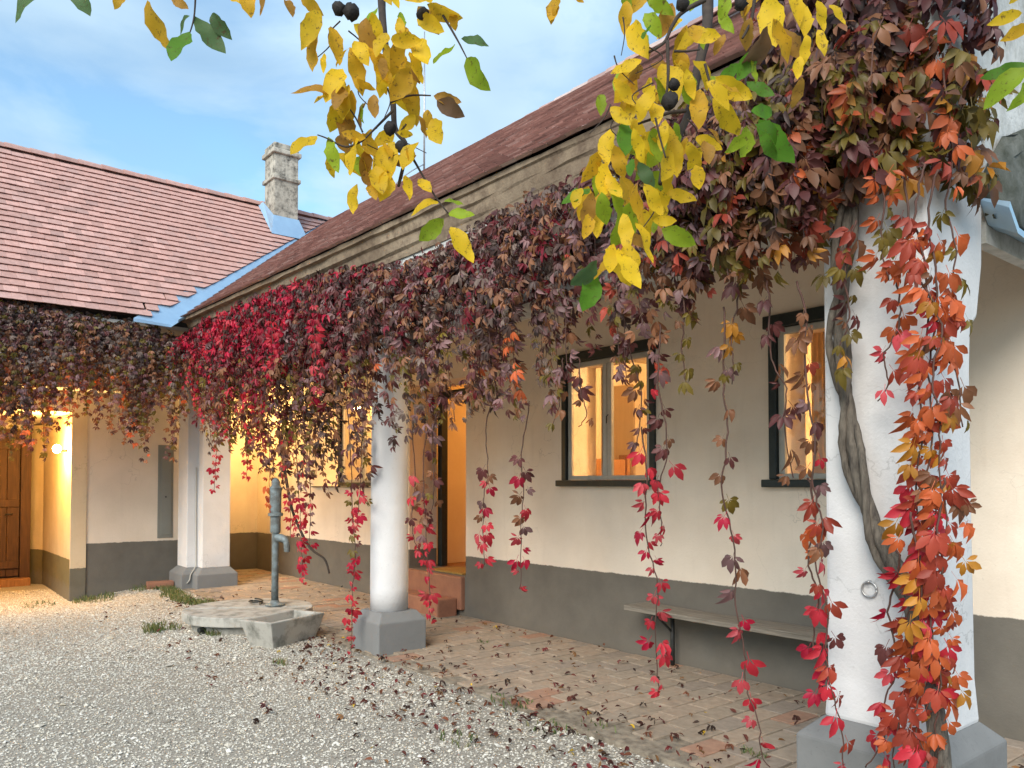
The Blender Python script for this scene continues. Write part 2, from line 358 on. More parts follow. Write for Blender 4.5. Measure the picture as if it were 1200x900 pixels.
# loose gravel: rounded chips laid over the yard
def edge_y(x): return -2.06 + .10*np.sin(x*1.3) + .06*np.sin(x*3.1+1)
n = 150000
px_ = rng.uniform(-15.5, .5, n); py_ = rng.uniform(-6.6, -1.85, n)
dist = np.hypot(px_-CAM.x, py_-CAM.y)
keep = (py_ < edge_y(px_)+rng.normal(0, .07, n)) & (dist > 2.8) & (px_ < .3*(-py_)-1.8+1.2)
keep &= rng.random(n) < np.clip(9/dist, .45, 1)
px_, py_ = px_[keep], py_[keep]; n = len(px_)
sz = rng.uniform(.005, .0115, n)*np.where(rng.random(n) < .03, 1.8, 1)*np.where(rng.random(n) < .003, 2.4, 1)
octa = np.array([(1,0,.1),(0.1,1,0),(-1,.1,0),(0,-1,.1),(.1,0,.62),(0,.1,-.5)])
of = np.array([(0,1,4),(1,2,4),(2,3,4),(3,0,4),(1,0,5),(2,1,5),(3,2,5),(0,3,5)])
a = rng.uniform(0, 6.28, n); ca, sa = np.cos(a), np.sin(a); el = rng.uniform(.6, 1.25, n)
jit = octa[None]*(1+rng.uniform(-.28, .28, (n, 6, 3)))
lx = jit[:, :, 0]*el[:, None]; ly = jit[:, :, 1]
V = np.stack([px_[:, None]+sz[:, None]*(lx*ca[:, None]-ly*sa[:, None]), py_[:, None]+sz[:, None]*(lx*sa[:, None]+ly*ca[:, None]),
              gz(px_, py_)[:, None]+sz[:, None]*(.25+jit[:, :, 2]+.25*lx*rng.uniform(-1, 1, n)[:, None])], -1).reshape(-1, 3)
pal = np.array([(.58,.545,.465),(.50,.46,.385),(.66,.63,.56),(.36,.33,.28),(.49,.43,.33),(.23,.21,.175)])
tone = .5+.5*np.sin(px_*.9+1.3*np.sin(py_*1.1))*np.sin(py_*1.6+np.sin(px_*.7)*1.5)
pc = pal[rng.choice(6, n, p=[.3,.24,.2,.12,.09,.05])]*rng.uniform(.85, 1.14, (n, 1))*(1.12-.2*tone[:, None])
link('gravel', np_mesh('gravel', V, (of[None]+6*np.arange(n)[:, None, None]).reshape(-1, 3), np.repeat(pc, 6, 0)), M['pebble'], kind='stuff')

# ================================================================== WALKWAY of bricks
walk = MB().box(-15.0, -.5, -2.02, -.002, -.2, -.020).build('walkway', M['bed'], kind='structure')
bricks = []
bw, bl = .20, .33
for i, x in enumerate(np.arange(-15.0, -.7, bw)):
    off = (i % 2)*bl/2
    y = -.02-rng.uniform(0, .03)
    y1 = -.02
    first = True
    while y1 > -2.25:
        ln = bl*(.5 if first and i % 2 else 1); y0 = y1-ln; first = False
        xc, yc = x+bw/2, (y0+y1)/2
        if yc > edge_y(xc)+.22+rng.normal(0, .05) and not (-9.5 < xc < -8.1 and yc > -.34): bricks.append((xc, yc, ln))
        y1 = y0
bpal = [(.38,.295,.22),(.35,.28,.21),(.40,.31,.23),(.40,.235,.16),(.33,.27,.215),(.37,.30,.23)]
def brick_v(ln):
    g = .009
    x, y = bw/2-g, ln/2-g
    return np.array([(-x,-y,-.03),(x,-y,-.03),(x,y,-.03),(-x,y,-.03),(-x,-y,0),(x,-y,0),(x,y,0),(-x,y,0),
                     (-x+.005,-y+.005,.003),(x-.005,-y+.005,.003),(x-.005,y-.005,.003),(-x+.005,y-.005,.003)])
bq = np.array([(0,1,5,4),(1,2,6,5),(2,3,7,6),(3,0,4,7),(4,5,9,8),(5,6,10,9),(6,7,11,10),(7,4,8,11),(8,9,10,11)])
bmesh_cache = {}
bricks.sort(key=lambda b: math.hypot(b[0]-CAM.x, b[1]-CAM.y))
inview = [b for b in bricks if 380 < 600+F_PX*(RIGHT.dot(Vector((b[0], b[1]+5.75, 0)))/max(FWD.dot(Vector((b[0], b[1]+5.75, 0))), .1)) < 1140]
inset = set(inview[:300]); SV, SF, SCc = [], [], []
for b in bricks:
    xc, yc, ln = b; k = random.choices(range(6), [5, 5, 4, 1.3, 4, 3])[0]
    tiltx, tilty, dz = random.gauss(0, .007), random.gauss(0, .009), random.gauss(0, .0025)-.009
    if b in inset:
        key = (round(ln, 3), k)
        if key not in bmesh_cache: bmesh_cache[key] = np_mesh('brick', brick_v(ln), bq, np.tile(bpal[k], (12, 1)))
        o = link('brick', bmesh_cache[key], M['brick'], walk); o.location = (xc, yc, dz); o.rotation_euler = (tiltx, tilty, random.gauss(0, .02))
    else:
        v = brick_v(ln); v[:, 2] += dz + v[:, 1]*tiltx + v[:, 0]*tilty
        SF.append(bq+12*len(SV)); SV.append(v+np.array([xc, yc, 0])); SCc.append(np.tile(np.array(bpal[k])*random.uniform(.9, 1.1), (12, 1)))
link('paving', np_mesh('paving', np.concatenate(SV), np.concatenate(SF), np.concatenate(SCc)), M['brick'], walk, kind='stuff')

# ================================================================== FARMHOUSE (long range on the right)
house = thing('farmhouse', 'long cream farmhouse with columned veranda under a clay tile roof', 'house')
# --- main wall with its openings
W1 = (-12.53, -10.45, 1.60, 2.95); DR = (-9.41, -8.06, .47, 3.0); W2 = (-6.20, -5.00, 1.68, 2.93); W3 = (-3.66, -2.44, 1.68, 2.93)
ops = [((w[0], w[1]), (-1, 2), (w[2], w[3])) for w in (W1, DR, W2, W3)]
xs = sorted({-15.07, -1.58, *[v for w in (W1, DR, W2, W3) for v in w[:2]]}); zs = sorted({-.3, 4.3, *[v for w in (W1, DR, W2, W3) for v in w[2:]]})
raw(cells(xs, [0, .45], zs, ops), 'wall', M['wall'], house)
# --- rooms behind
rooms = MB()
RY0, RY1, RZ0, RZ1 = .451, 4.4, .46, 3.35
bounds = [(-14.9, -9.75), (-9.7, -7.55), (-7.5, -4.35), (-4.3, -1.75)]
for (a_, b_) in bounds:
    for q in ((a_, a_+.02, RY0, RY1, RZ0, RZ1), (b_-.02, b_, RY0, RY1, RZ0, RZ1), (a_, b_, RY1, RY1+.02, RZ0, RZ1), (a_, b_, RY0, RY1, RZ1+.003, RZ1+.02)):
        rooms.box(*q)
rooms.build('room_wall', M['room'], house)
fl = MB()
for (a_, b_) in bounds: fl.box(a_, b_, RY0, RY1, RZ0-.02, RZ0-.003)
fl.build('room_floor', M['floor'], house)
def lamp(name, loc, energy, radius=.08, c=(1, .64, .29)):
    d = bpy.data.lights.new(name, 'POINT'); d.energy = energy; d.shadow_soft_size = radius; d.color = c
    o = bpy.data.objects.new(name, d); col.objects.link(o); o.location = loc; return o
for q, e in (((-10.6, 1.7, 2.8), 90), ((-8.2, 2.6, 2.9), 34), ((-4.75, 1.7, 2.95), 75), ((-2.2, 1.6, 2.95), 55)):
    lamp('assumed_room_light', q, e, .12, (1, .46, .11) if e == 34 else (1, .64, .29))  # lamps inside are unseen, assumed from the lit windows and doorway
# --- windows
def window(w, y, mull=True, deep=False):
    x0, x1, z0, z1 = w
    c = MB()
    if not deep:
        c.box(x0-.055, x0+.015, y-.028, y+.06, z0, z1); c.box(x1-.015, x1+.055, y-.028, y+.06, z0, z1)
        c.box(x0-.095, x1+.095, y-.045, y+.06, z1, z1+.105)
    else:
        c.box(x0+.40, x0+.47, y-.03, y+.05, z0+.06, z1); c.box(x1-.12, x1-.05, y-.03, y+.05, z0+.06, z1); c.box(x0+.40, x1-.05, y-.03, y+.05, z0, z0+.06)
    win = c.build('window', M['black'], house, bevel=.006, seg=1)
    s = MB()
    if not deep: s.box(x0-.10, x1+.10, y-.075, y+.05, z0-.065, z0-.002)
    else: s.box(x0-.02, x1+.02, -.035, .30, z0-.02, z0-.003)
    s.build('sill', M['black'], win, bevel=.006, seg=1)
    fx0, fx1 = (x0+.017, x1-.017) if not deep else (x0+.472, x1-.122)
    fz0, fz1 = (z0+.002, z1-.002) if not deep else (z0+.062, z1-.002)
    f = MB(); t = .055; ys, ye = y+.008, y+.048; xm = (fx0+fx1)/2
    f.box(fx0, fx1, ys, ye, fz0, fz0+t*.8); f.box(fx0, fx1, ys, ye, fz1-t, fz1)
    f.box(fx0, fx0+t, ys, ye, fz0+t*.8, fz1-t); f.box(fx1-t, fx1, ys, ye, fz0+t*.8, fz1-t)
    f.box(xm-.062, xm-.004, ys-.004, ye, fz0+t*.8, fz1-t); f.box(xm+.004, xm+.062, ys-.004, ye, fz0+t*.8, fz1-t)
    f.build('sash', M['sash'], win, bevel=.004, seg=1)
    for a_, b_ in ((fx0+t, xm-.062), (xm+.062, fx1-t)):
        MB().box(a_, b_, y+.026, y+.030, fz0+t*.8, fz1-t).build('pane', M['glass'], win)
    MB().tube([(xm+.02, ys-.004, (fz0+fz1)/2+.04), (xm+.02, ys-.03, (fz0+fz1)/2+.02), (xm+.02, ys-.03, (fz0+fz1)/2-.05)], .006, 6).build('handle', M['iron'], win)
window(W1, .28, deep=True); window(W2, .0); window(W3, .0)
# --- entrance
f = MB(); x0, x1 = DR[0]+.02, DR[1]-.02
f.box(x0, x0+.10, .452, .56, .47, 2.95); f.box(x1-.10, x1, .452, .56, .47, 2.95); f.box(x0+.1, x1-.1, .452, .56, 2.85, 2.95)
ef = f.build('door_frame', M['black'], house, bevel=.005, seg=1)
MB().box(-9.39, -8.08, -.06, .45, .05, .465).build('step', M['step'], house, bevel=.02)
MB().box(-9.62, -8.16, -.36, -.062, -.05, .20).build('step', M['step'], house, bevel=.02)
leafd = MB().box(x1-.16, x1-.115, .78, 1.62, .475, 2.84).build('door', M['wood'], house, bevel=.004, seg=1)
# --- veranda beam, cornice, ceiling
def eave(x):    # front edge of the tiles
    t = (x+12.45)/(-3.6+12.45); return -2.27+t*(.30), 4.10-.04*t
BY0, BY1 = -1.93, -1.55
MB().box(-12.9, -1.93, BY0, BY1, 3.02, 3.86).build('beam', M['gable'], house, bevel=.02)
prof = [(0, 0), (-.04, .0), (-.05, .06), (-.10, .075), (-.13, .15), (-.20, .17), (-.22, .24), (-.30, .25), (-.30, .29), (.1, .29), (.1, 0)]
loops = []
for x in np.linspace(-12.3, -1.6, 40):
    ey, ez = eave(x); k = (BY0-.001-(ey+.015))/.30
    loops.append([(x, BY0-.001+py*k*(1 if py < 0 else .01)+random.gauss(0, .004), ez-.295+pz*1.13+random.gauss(0, .004)) for py, pz in prof])
MB().loft(loops).build('cornice', M['cornice'], house)
MB().box(-15.0, -1.93, BY1+.001, -.001, 3.52, 3.60).build('ceiling', M['soffit'], house)
MB().box(-15.30, -15.072, -1.6, .6, -.3, 4.3).build('end_wall', M['wall'], house)
# --- round column
cx, cy = -6.98, -1.72
colm = MB()
colm.lathe([(.19, .372), (.192, .6), (.190, 1.2), (.186, 2.0), (.18, 2.8), (.19, 2.86), (.24, 2.90), (.24, 3.018)], cx, cy, 40)
cobj = colm.build('column', M['white'], house); cobj.data.shade_smooth()
def plinth(poly, z0, z1, z2, grow, parent, name='plinth'):
    """poly: convex or stepped outline; vertical foot then a sloping shoulder up to the shaft"""
    return MB().loft([[(x, y, z0) for x, y in grow], [(x, y, z1) for x, y in grow], [(x, y, z2) for x, y in poly]]).build(name, M['plinth'], parent, bevel=.012)
def sq(cx, cy, h, k=None): k = k or h; return [(cx-h, cy-k), (cx+h, cy-k), (cx+h, cy+k), (cx-h, cy+k)]
plinth(sq(cx, cy, .20), -.1, .285, .375, sq(cx, cy, .27), cobj)
# --- stepped corner pier
pp = [(-13.50, -1.93), (-13.0, -1.93), (-13.0, -1.76), (-12.78, -1.76), (-12.78, -1.32), (-13.50, -1.32)]
pier = MB().prism(pp, 2, .30, 3.9).build('pier', M['white'], house, bevel=.012)
pg = [(-13.60, -2.03), (-12.92, -2.03), (-12.92, -1.86), (-12.69, -1.86), (-12.69, -1.22), (-13.60, -1.22)]
MB().loft([[(x, y, -.15) for x, y in pg], [(x, y, .20) for x, y in pg], [(x, y, .302) for x, y in pp]]).build('plinth', M['plinth'], pier, bevel=.01)
MB().tube(smooth_path([(-12.985, -1.80, 1.9), (-12.985, -1.80, 1.2), (-12.985, -1.79, .42), (-12.95, -1.82, .3), (-12.91, -1.89, .2), (-12.90, -1.91, .12), (-12.91, -1.95, .06)]), .008, 5).build('conduit', M['sash'], pier)
# --- right pillar
PX0, PX1, PY0, PY1 = -2.08, -1.57, -2.05, -1.60
pl = MB()
loops = []
for z, gx_, gb in ((.49, .012, .025), (.7, .0, .01), (1.4, 0, 0), (2.2, 0, .0), (2.42, 0, .02), (2.48, 0, .10), (2.75, 0, .17), (3.4, 0, .2)):
    loops.append([(PX0-gx_, PY0-gx_, z), (PX1+gx_, PY0-gx_, z), (PX1+gx_, PY1+gb, z), (PX0-gx_, PY1+gb, z)])
pill = pl.loft(loops).build('pillar', M['white'], house, bevel=.018)
P0 = [(PX0, PY0), (PX1, PY0), (PX1, PY1), (PX0, PY1)]
plinth([(PX0-.012, PY0-.012), (PX1+.012, PY0-.012), (PX1+.012, PY1+.02), (PX0-.012, PY1+.02)], -.15, .40, .495, [(PX0-.11, PY0-.11), (PX1+.09, PY0-.11), (PX1+.09, PY1+.14), (PX0-.11, PY1+.14)], pill)
rp_ = at(1020, 683, Y=PY0)
rg = MB(); pts = [rp_+Vector((.036*math.cos(t), -.012, .036*math.sin(t)-.03)) for t in np.linspace(0, 2*math.pi, 22)]
rg.tube(pts, .0055, 6); rg.tube([rp_+Vector((0, .01, .006)), rp_+Vector((0, -.025, .006))], .008, 6); rg.build('iron_ring', M['galv'], pill)
# --- gable end above the veranda's open end
g = [(PY0+.02, 3.42), (PY0+.02, 3.95), (2.03, 7.1), (5.9, 4.1), (5.9, -.2), (.62, -.2), (.62, 4.28), (-.0, 4.28), (-.0, 2.88), (-1.36, 2.88), (-1.36, 3.42)]
gm = MB().prism([(y, z) for y, z in g], 0, -1.64, -1.575)
gab = gm.build('gable_wall', M['gable'], house)
bl_ = MB(); lo = []
for k in range(9):
    t = k/8*math.pi/2
    lo.append([(-1.585+(.02+.10*math.cos(t)*math.sin(math.pi*i/18)**.5)*random.uniform(.75, 1.2), -.45-1.0*math.cos(t)**.8*math.cos(math.pi*i/18)*random.uniform(.95, 1.03), 3.0+.62*math.sin(t)+random.gauss(0, .02)) for i in range(19)])
hood = bl_.loft(lo).build('hood', M['moss_stone'], gab)
fl_ = MB(); top = []; bot = []
ypts = np.linspace(-1.46, .0, 14)
for k in range(13):
    for_y = [ypts[k], ypts[k+1]]
    q = []
    for y in for_y:
        s = (y+1.46); zz = 3.03-.11*min(s/.09, 1)+.02*max(s-.22, 0)+.006*math.sin(s*21)
        q.append((y, zz))
    (ya, za), (yb, zb) = q
    fl_.add([(-1.57, ya, za+.06), (-1.43, ya, za), (-1.43, yb, zb), (-1.57, yb, zb+.06), (-1.57, ya, za+.05), (-1.435, ya, za-.028), (-1.435, yb, zb-.028), (-1.57, yb, zb+.05)],
            [(0,1,2,3), (7,6,5,4), (1,5,6,2), (0,4,5,1), (3,2,6,7)])
fl_.build('flashing', M['metal'], gab)

# --- roofs
CORNER = Vector((-12.45, -2.27, 4.10)); RIDGE_Z, RIDGE_Y, RIDGE_X = 7.28, 2.03, -15.5
VTOP = Vector((RIDGE_X, RIDGE_Y, RIDGE_Z))
roof = MB().add([(-12.45, -2.14, 4.14), (-1.47, -1.77, 4.10), (-1.47, RIDGE_Y, RIDGE_Z-.04), (RIDGE_X, RIDGE_Y, RIDGE_Z-.04),
                 (-12.45, -2.14, 4.08), (-1.47, -1.77, 4.04), (-1.47, RIDGE_Y, RIDGE_Z-.12), (RIDGE_X, RIDGE_Y, RIDGE_Z-.12),
                 (-1.47, 6.1, 4.0), (RIDGE_X, 6.1, 4.0), (-1.47, 6.1, 3.94), (RIDGE_X, 6.1, 3.94)],
                [(0,1,2,3), (7,6,5,4), (0,4,5,1), (1,5,6,2), (3,2,8,9), (7,11,10,6), (8,10,11,9), (2,6,10,8)]).build('roof', M['deck'], house)
wing = thing('side_wing', 'side wing with pinkish clay tile roof, chimney and plank door', 'building')
WY = -8.5
wroof = MB().add([(-12.58, -2.14, 4.19), (-12.58, WY, 4.19), (RIDGE_X, WY, RIDGE_Z-.04), (RIDGE_X, RIDGE_Y, RIDGE_Z-.04),
                  (-12.58, -2.14, 4.13), (-12.58, WY, 4.13), (RIDGE_X, WY, RIDGE_Z-.12), (RIDGE_X, RIDGE_Y, RIDGE_Z-.12),
                  (-18.6, WY, 4.0), (-18.6, 6.1, 4.0), (RIDGE_X, 6.1, RIDGE_Z-.04)],
                 [(1,0,3,2), (6,7,4,5), (0,1,5,4), (1,2,6,5), (2,3,10,9,8)]).build('roof', M['deck'], wing)
def tile_geom(w, l, th):
    # flat clay tile with a rounded tail
    return np.array([(-w,.026,0),(w,.026,0),(w,l,0),(-w,l,0),(-w,0,th),(w,0,th),(w,l,th),(-w,l,th),(-w*.5,.022,0),(w*.5,.022,0),(-w*.5,-.004,th),(w*.5,-.004,th)])
tq = [np.array([(4,5,6,7),(0,4,7,3),(2,6,5,1),(9,11,10,8)]), np.array([(0,8,10),(0,10,4),(1,5,11),(1,11,9),(4,10,5),(10,11,5)])]
def lay_tiles(parent, O, U, S, rowlen, nrow, lim, frame_ok, palette, cut=0, gauge=.165, tw=.178, nparts=300, maxy=None):
    """O eave start, U unit along the eave, S unit up the slope, lim(s)->(u0,u1)"""
    Nn = U.cross(S).normalized()
    if Nn.z < 0: Nn = -Nn
    tl = []
    for r in range(nrow):
        s = r*gauge; u0, u1 = lim(s)
        u = u0-(r % 2)*tw/2
        while u < u1-.02:
            a_, b_ = max(u, u0), min(u+tw, u1)
            if u1-b_ < .07: b_ = u1
            if b_-a_ > .03: tl.append((s, (a_+b_)/2, b_-a_, cut if b_ == u1 else 0))
            if b_ == u1: break
            u += tw
    base = []
    for s, u, w, ct in tl:
        k = random.choices(range(len(palette)), [p[1] for p in palette])[0]
        c = np.array(palette[k][0])*random.uniform(.95, 1.05)
        p = O+U*u+S*(s+random.gauss(0, .003))
        base.append((s, u, w, k, c, p, ct))
    cand = []
    for i, t in enumerate(base):
        v = t[5]-CAM; d = FWD.dot(v)
        if d < .5: continue
        sx, sy = 600+F_PX*RIGHT.dot(v)/d, HORIZON-F_PX*v.z/d
        if -20 < sx < 1220 and -20 < sy < 900 and frame_ok(sx, sy) and t[2] > tw-.01: cand.append((d, i))
    chosen = {i for d, i in sorted(cand)[:nparts]}
    cache = {}; SV, F4, F3, SC = [], [], [], []
    for i, (s, u, w, k, c, p, ct) in enumerate(base):
        tilt = .15+random.gauss(0, .008); rz = random.gauss(0, .006)
        S2 = (S*math.cos(tilt)-Nn*math.sin(tilt)).normalized(); U2 = (U+S2*rz).normalized(); N2 = U2.cross(S2)
        if N2.z < 0: U3 = -U2; N2 = -N2
        else: U3 = U2
        lift = Nn*(.034+random.gauss(0, .0012))
        Mx = Matrix((U3, S2, N2)).transposed()
        v = tile_geom(w/2-.0008, gauge+.03, .024)
        if ct:
            sg = 1 if U3.dot(U) > 0 else -1
            for q in ((2, 6) if sg > 0 else (3, 7)): v[q, 0] += sg*ct*(gauge+.03)
        if i in chosen:
            kk = (k, random.randrange(3))
            if kk not in cache: cache[kk] = np_mesh('tile', v, tq, np.tile(np.array(palette[k][0])*(.9+.1*kk[1]), (12, 1)))
            o = link('tile', cache[kk], M['tile'], parent); o.matrix_basis = Mx.to_4x4(); o.location = p+lift
        else:
            A = np.array(Mx); b0 = 12*len(SV)
            SV.append(v@A.T+np.array(p+lift)); F4.append(tq[0]+b0); F3.append(tq[1]+b0); SC.append(np.tile(c, (12, 1)))
    link('tiling', np_mesh('tiling', np.concatenate(SV), [np.concatenate(F4), np.concatenate(F3)], np.concatenate(SC)), M['tile'], parent, kind='stuff')
pal_left = [((.58, .345, .295), 5), ((.565, .335, .285), 4), ((.595, .365, .315), 3), ((.55, .34, .295), 2), ((.52, .325, .285), .7)]
pal_right = [((.48, .32, .29), 4), ((.44, .29, .265), 4), ((.54, .38, .345), 3), ((.37, .25, .23), 2), ((.60, .48, .45), 1)]
Sl = Vector((RIDGE_X+12.45, 0, RIDGE_Z-4.10)); lenL = Sl.length; Sl.normalize()
Ul = Vector((0, 1, 0))
OL = Vector((-12.45, WY, 4.10))
vy = lambda s: -2.27+(RIDGE_Y+2.27)*s/lenL
lay_tiles(wroof, OL, Ul, Sl, 0, int(lenL/.165), lambda s: (0.0, vy(s)-WY-.36), lambda x, y: True, pal_left, cut=(RIDGE_Y+2.27)/lenL)
E1 = Vector((-1.47, -1.90, 4.06)); Ur = (E1-CORNER).normalized(); Lr = (E1-CORNER).length
mid = CORNER.lerp(E1, .5); topm = Vector((mid.x, RIDGE_Y, RIDGE_Z)); Sr = (topm-mid); Sr = (Sr-Ur*Sr.dot(Ur)); lenR = Sr.length; Sr.normalize()
lay_tiles(roof, CORNER, Ur, Sr, 0, int(lenR/.165)-0, lambda s: (-(12.45-abs(RIDGE_X))*-1*0+(RIDGE_X+12.45)*s/lenR+.22, Lr+.02), lambda x, y: True, pal_right)
# ridge caps
def ridge(parent, a, b, n, palette):
    a, b = Vector(a), Vector(b); d = (b-a)/n
    for k in range(n):
        p = a+d*k; t = d.normalized(); sd = t.cross(Vector((0, 0, 1))).normalized(); loops = []
        for q, rr in ((-.02, .135), (d.length+.02, .115)):
            o_ = [p+t*q+sd*(rr*math.cos(th))+Vector((0, 0, rr*math.sin(th)*.85-.045)) for th in np.linspace(0, math.pi, 7)]
            i_ = [p+t*q+sd*((rr-.02)*math.cos(th))+Vector((0, 0, (rr-.02)*math.sin(th)*.85-.045)) for th in np.linspace(math.pi, 0, 7)]
            loops.append(o_+i_)
        MB().loft(loops).build('ridge_tile', M['tile'], parent, col3=np.array(random.choice(palette)[0])*random.uniform(.85, 1.05))
ridge(wroof, (RIDGE_X, -7.5, RIDGE_Z+.03), (RIDGE_X, RIDGE_Y, RIDGE_Z+.03), 26, pal_left)
ridge(roof, (RIDGE_X, RIDGE_Y, RIDGE_Z+.03), (-1.47, RIDGE_Y, RIDGE_Z+.03), 40, pal_right)
# valley sheet
vdir = (VTOP-CORNER).normalized(); hl = Vector((0, -1, 0)); hr = Ur.copy()
vm = MB(); nL = Sl.cross(Ul); nL = nL if nL.z > 0 else -nL
a0 = CORNER-vdir*.16; a1 = VTOP
e1, e2 = hl*.52, hr*.34
up = Vector((0, 0, .035))
vm.add([a0+e1+up*1.4, a0+up*.4, a0+e2+up*1.1, a1+e1+up*1.4, a1+up*.4, a1+e2+up*1.1, a0+e1, a0-up*.6, a0+e2, a1+e1, a1-up*.6, a1+e2],
       [(0,1,4,3), (1,2,5,4), (6,9,10,7), (7,10,11,8), (0,6,7,1), (1,7,8,2), (3,4,10,9), (4,5,11,10), (0,3,9,6), (2,8,11,5)])
vm.build('valley_flashing', M['metal'], roof)
# lightning rod with its conductor
rb = at(497, 203, Y=RIDGE_Y); rb.z = RIDGE_Z+.05
rod = MB().tube([rb, rb+Vector((0, 0, 1.2)), rb+Vector((0, 0, 2.75))], [.02, .018, .010], 6).build('lightning_rod', M['galv'], house)
cp = [rb+Vector((0, 0, .25)), rb+Vector((.05, -.45, -.10))]
for t in (.28, .5, .75, 1.0):
    p = rb.lerp(Vector((rb.x-.5, -2.0, 4.25)), t); p.z = RIDGE_Z+(RIDGE_Z-4.08)*(p.y-RIDGE_Y)/(RIDGE_Y+2.1)+.10; cp.append(p)
MB().tube(smooth_path(cp, 4), .012, 5).build('conductor', M['galv'], rod)

# ================================================================== SIDE WING walls, door, chimney
WX = -13.75
ws = cells([-18.5, -16.75, WX], [WY, -3.42-2.3, -3.42, -1.32], [-.5, 2.75, 4.0], [((-16.75, 0), (-5.72, -3.42), (-1, 2.75))])
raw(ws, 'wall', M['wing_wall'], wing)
# corner strip and passage wall: own dado heights, lamp's yellow light painted into plaster
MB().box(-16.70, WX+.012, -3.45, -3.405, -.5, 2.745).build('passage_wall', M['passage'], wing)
ch = MB().prism([(WX-.01, -3.452), (WX+.018, -3.452), (WX+.018, -3.23), (WX-.01, -3.23)], 2, -.5, 2.75).build('corner_strip', m_plaster('lamplit_strip_plaster', (.62, .50, .34), (.55, .43, .28), dado=(.15, .135, .10), dado_z=.36), wing, bevel=.006)
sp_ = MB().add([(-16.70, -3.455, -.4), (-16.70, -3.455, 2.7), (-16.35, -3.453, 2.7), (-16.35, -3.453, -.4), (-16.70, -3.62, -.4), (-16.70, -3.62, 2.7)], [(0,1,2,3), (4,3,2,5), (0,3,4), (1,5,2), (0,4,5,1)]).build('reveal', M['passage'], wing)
# plank door
dx = -16.62
door = MB()
door.box(dx-.02, dx+.10, -3.78, -3.62, -.25, 2.60); door.box(dx-.02, dx+.10, -5.70, -5.54, -.25, 2.60); door.box(dx-.02, dx+.10, -5.54, -3.78, 2.46, 2.60)
dr = door.build('plank_door', M['door'], wing, bevel=.01)
for k in range(9):
    y0 = -5.535+k*.1945
    MB().box(dx-.0, dx+.035, y0, y0+.188, -.02, 2.455).build('plank', M['door'], dr, bevel=.004, seg=1)
for z in (.12, 1.22, 2.25): MB().box(dx+.036, dx+.07, -5.53, -3.79, z, z+.13).build('rail', M['door'], dr, bevel=.006, seg=1)
MB().box(dx-.0, dx+.28, -5.6, -3.63, -.24, -.05).build('threshold', M['wood'], dr, bevel=.01)
MB().tube([(dx+.07, -3.9, 1.10), (dx+.12, -3.9, 1.10), (dx+.12, -4.02, 1.09)], .012, 6).build('handle', M['iron'], dr)
# grey meter cabinet in the wing wall
y0, y1 = at(185, 560, X=WX).y, -1.94
cb = MB().box(WX-.05, WX+.012, y0, y1, .74, 2.28).build('meter_cabinet', M['box_grey'], wing, bevel=.004, seg=1)
MB().box(WX+.0125, WX+.022, y0+.05, y1-.03, .79, 2.23).build('door', M['box_grey'], cb, bevel=.004, seg=1)
MB().tube([(WX+.02, y0+.12, 1.42), (WX+.035, y0+.12, 1.42)], .014, 8).build('lock', M['iron'], cb)
# wing beam over the open side
MB().box(-13.45, -13.05, WY, -1.95, 3.05, 3.95).build('beam', M['gable'], wing, bevel=.02)
MB().box(-13.74, -12.55, WY, -2.05, 4.0, 4.05).build('soffit', M['soffit'], wing)
# chimney
chx, chy = -15.10, .45
c = MB(); c.box(chx-.25, chx+.25, chy-.25, chy+.25, 6.0, 8.18)
chim = c.build('chimney', M['chimney'], wing, bevel=.02)
MB().box(chx-.29, chx+.29, chy-.29, chy+.29, 7.66, 7.74).build('collar', M['chimney'], chim, bevel=.015)
MB().box(chx-.30, chx+.30, chy-.30, chy+.30, 8.18, 8.27).build('cap', M['chimney'], chim, bevel=.02)
MB().box(chx-.26, chx+.26, chy-.26, chy+.26, 8.271, 8.40).build('top_course', M['chimney'], chim, bevel=.03)
fs = MB(); zf = lambda x: 4.10+(RIDGE_Z-4.10)*(-12.45-x)/3.05+.075
xa, xb = chx-.28, chx+.256
fs.add([(xb, chy-.262, zf(xb)+.26), (xb, chy+.262, zf(xb)+.26), (xb+.16, chy+.40, zf(xb+.16)), (xb+.16, chy-.36, zf(xb+.16)),
        (xa, chy-.262, zf(xa)+.10), (xa-.05, chy-.36, zf(xa-.05)), (xb, chy-.27, zf(xb)-.02), (xb, chy+.27, zf(xb)-.02), (xa, chy+.262, zf(xa)+.1), (xa-.05, chy+.40, zf(xa-.05))],
       [(0,3,2,1), (4,5,3,0), (1,2,9,8)])
fs.build('flashing', M['metal'], chim)

# ================================================================== LAMPS
lp = at(80, 524, Y=-3.53); lp = Vector((-14.05, -3.60, at(80, 524, Y=-3.6).z))
wl = thing('wall_lamp', 'glowing bare wall lamp beside the plank door passage', 'lamp', lp)
MB().tube([(0.0, .14, -.02), (0, .06, -.02), (0, .0, -.06)], .018, 8).build('bracket', M['iron'], wl)
bb = MB().lathe([(.004, .075), (.03, .07), (.055, .04), (.06, .0), (.045, -.04), (.02, -.06), (.004, -.063)], 0, 0, 16).build('bulb', M['bulb'], wl); bb.data.shade_smooth()
lamp('lamp_light', lp+Vector((.05, -.16, -.03)), 105, .07, (1, .54, .14))
cl = thing('assumed_ceiling_lamp', 'assumed, unseen ceiling lamp of the veranda behind the creeper by the corner pier', 'lamp', (-13.9, -.9, 3.3))  # unseen lamp, assumed from the yellow light in the walkway's far corner
MB().tube([(0, 0, .22), (0, 0, .05)], .012, 6).build('rod', M['iron'], cl)
bb = MB().lathe([(.004, .06), (.05, .05), (.08, .0), (.05, -.05), (.004, -.065)], 0, 0, 16).build('bulb', M['bulb'], cl); bb.data.shade_smooth()
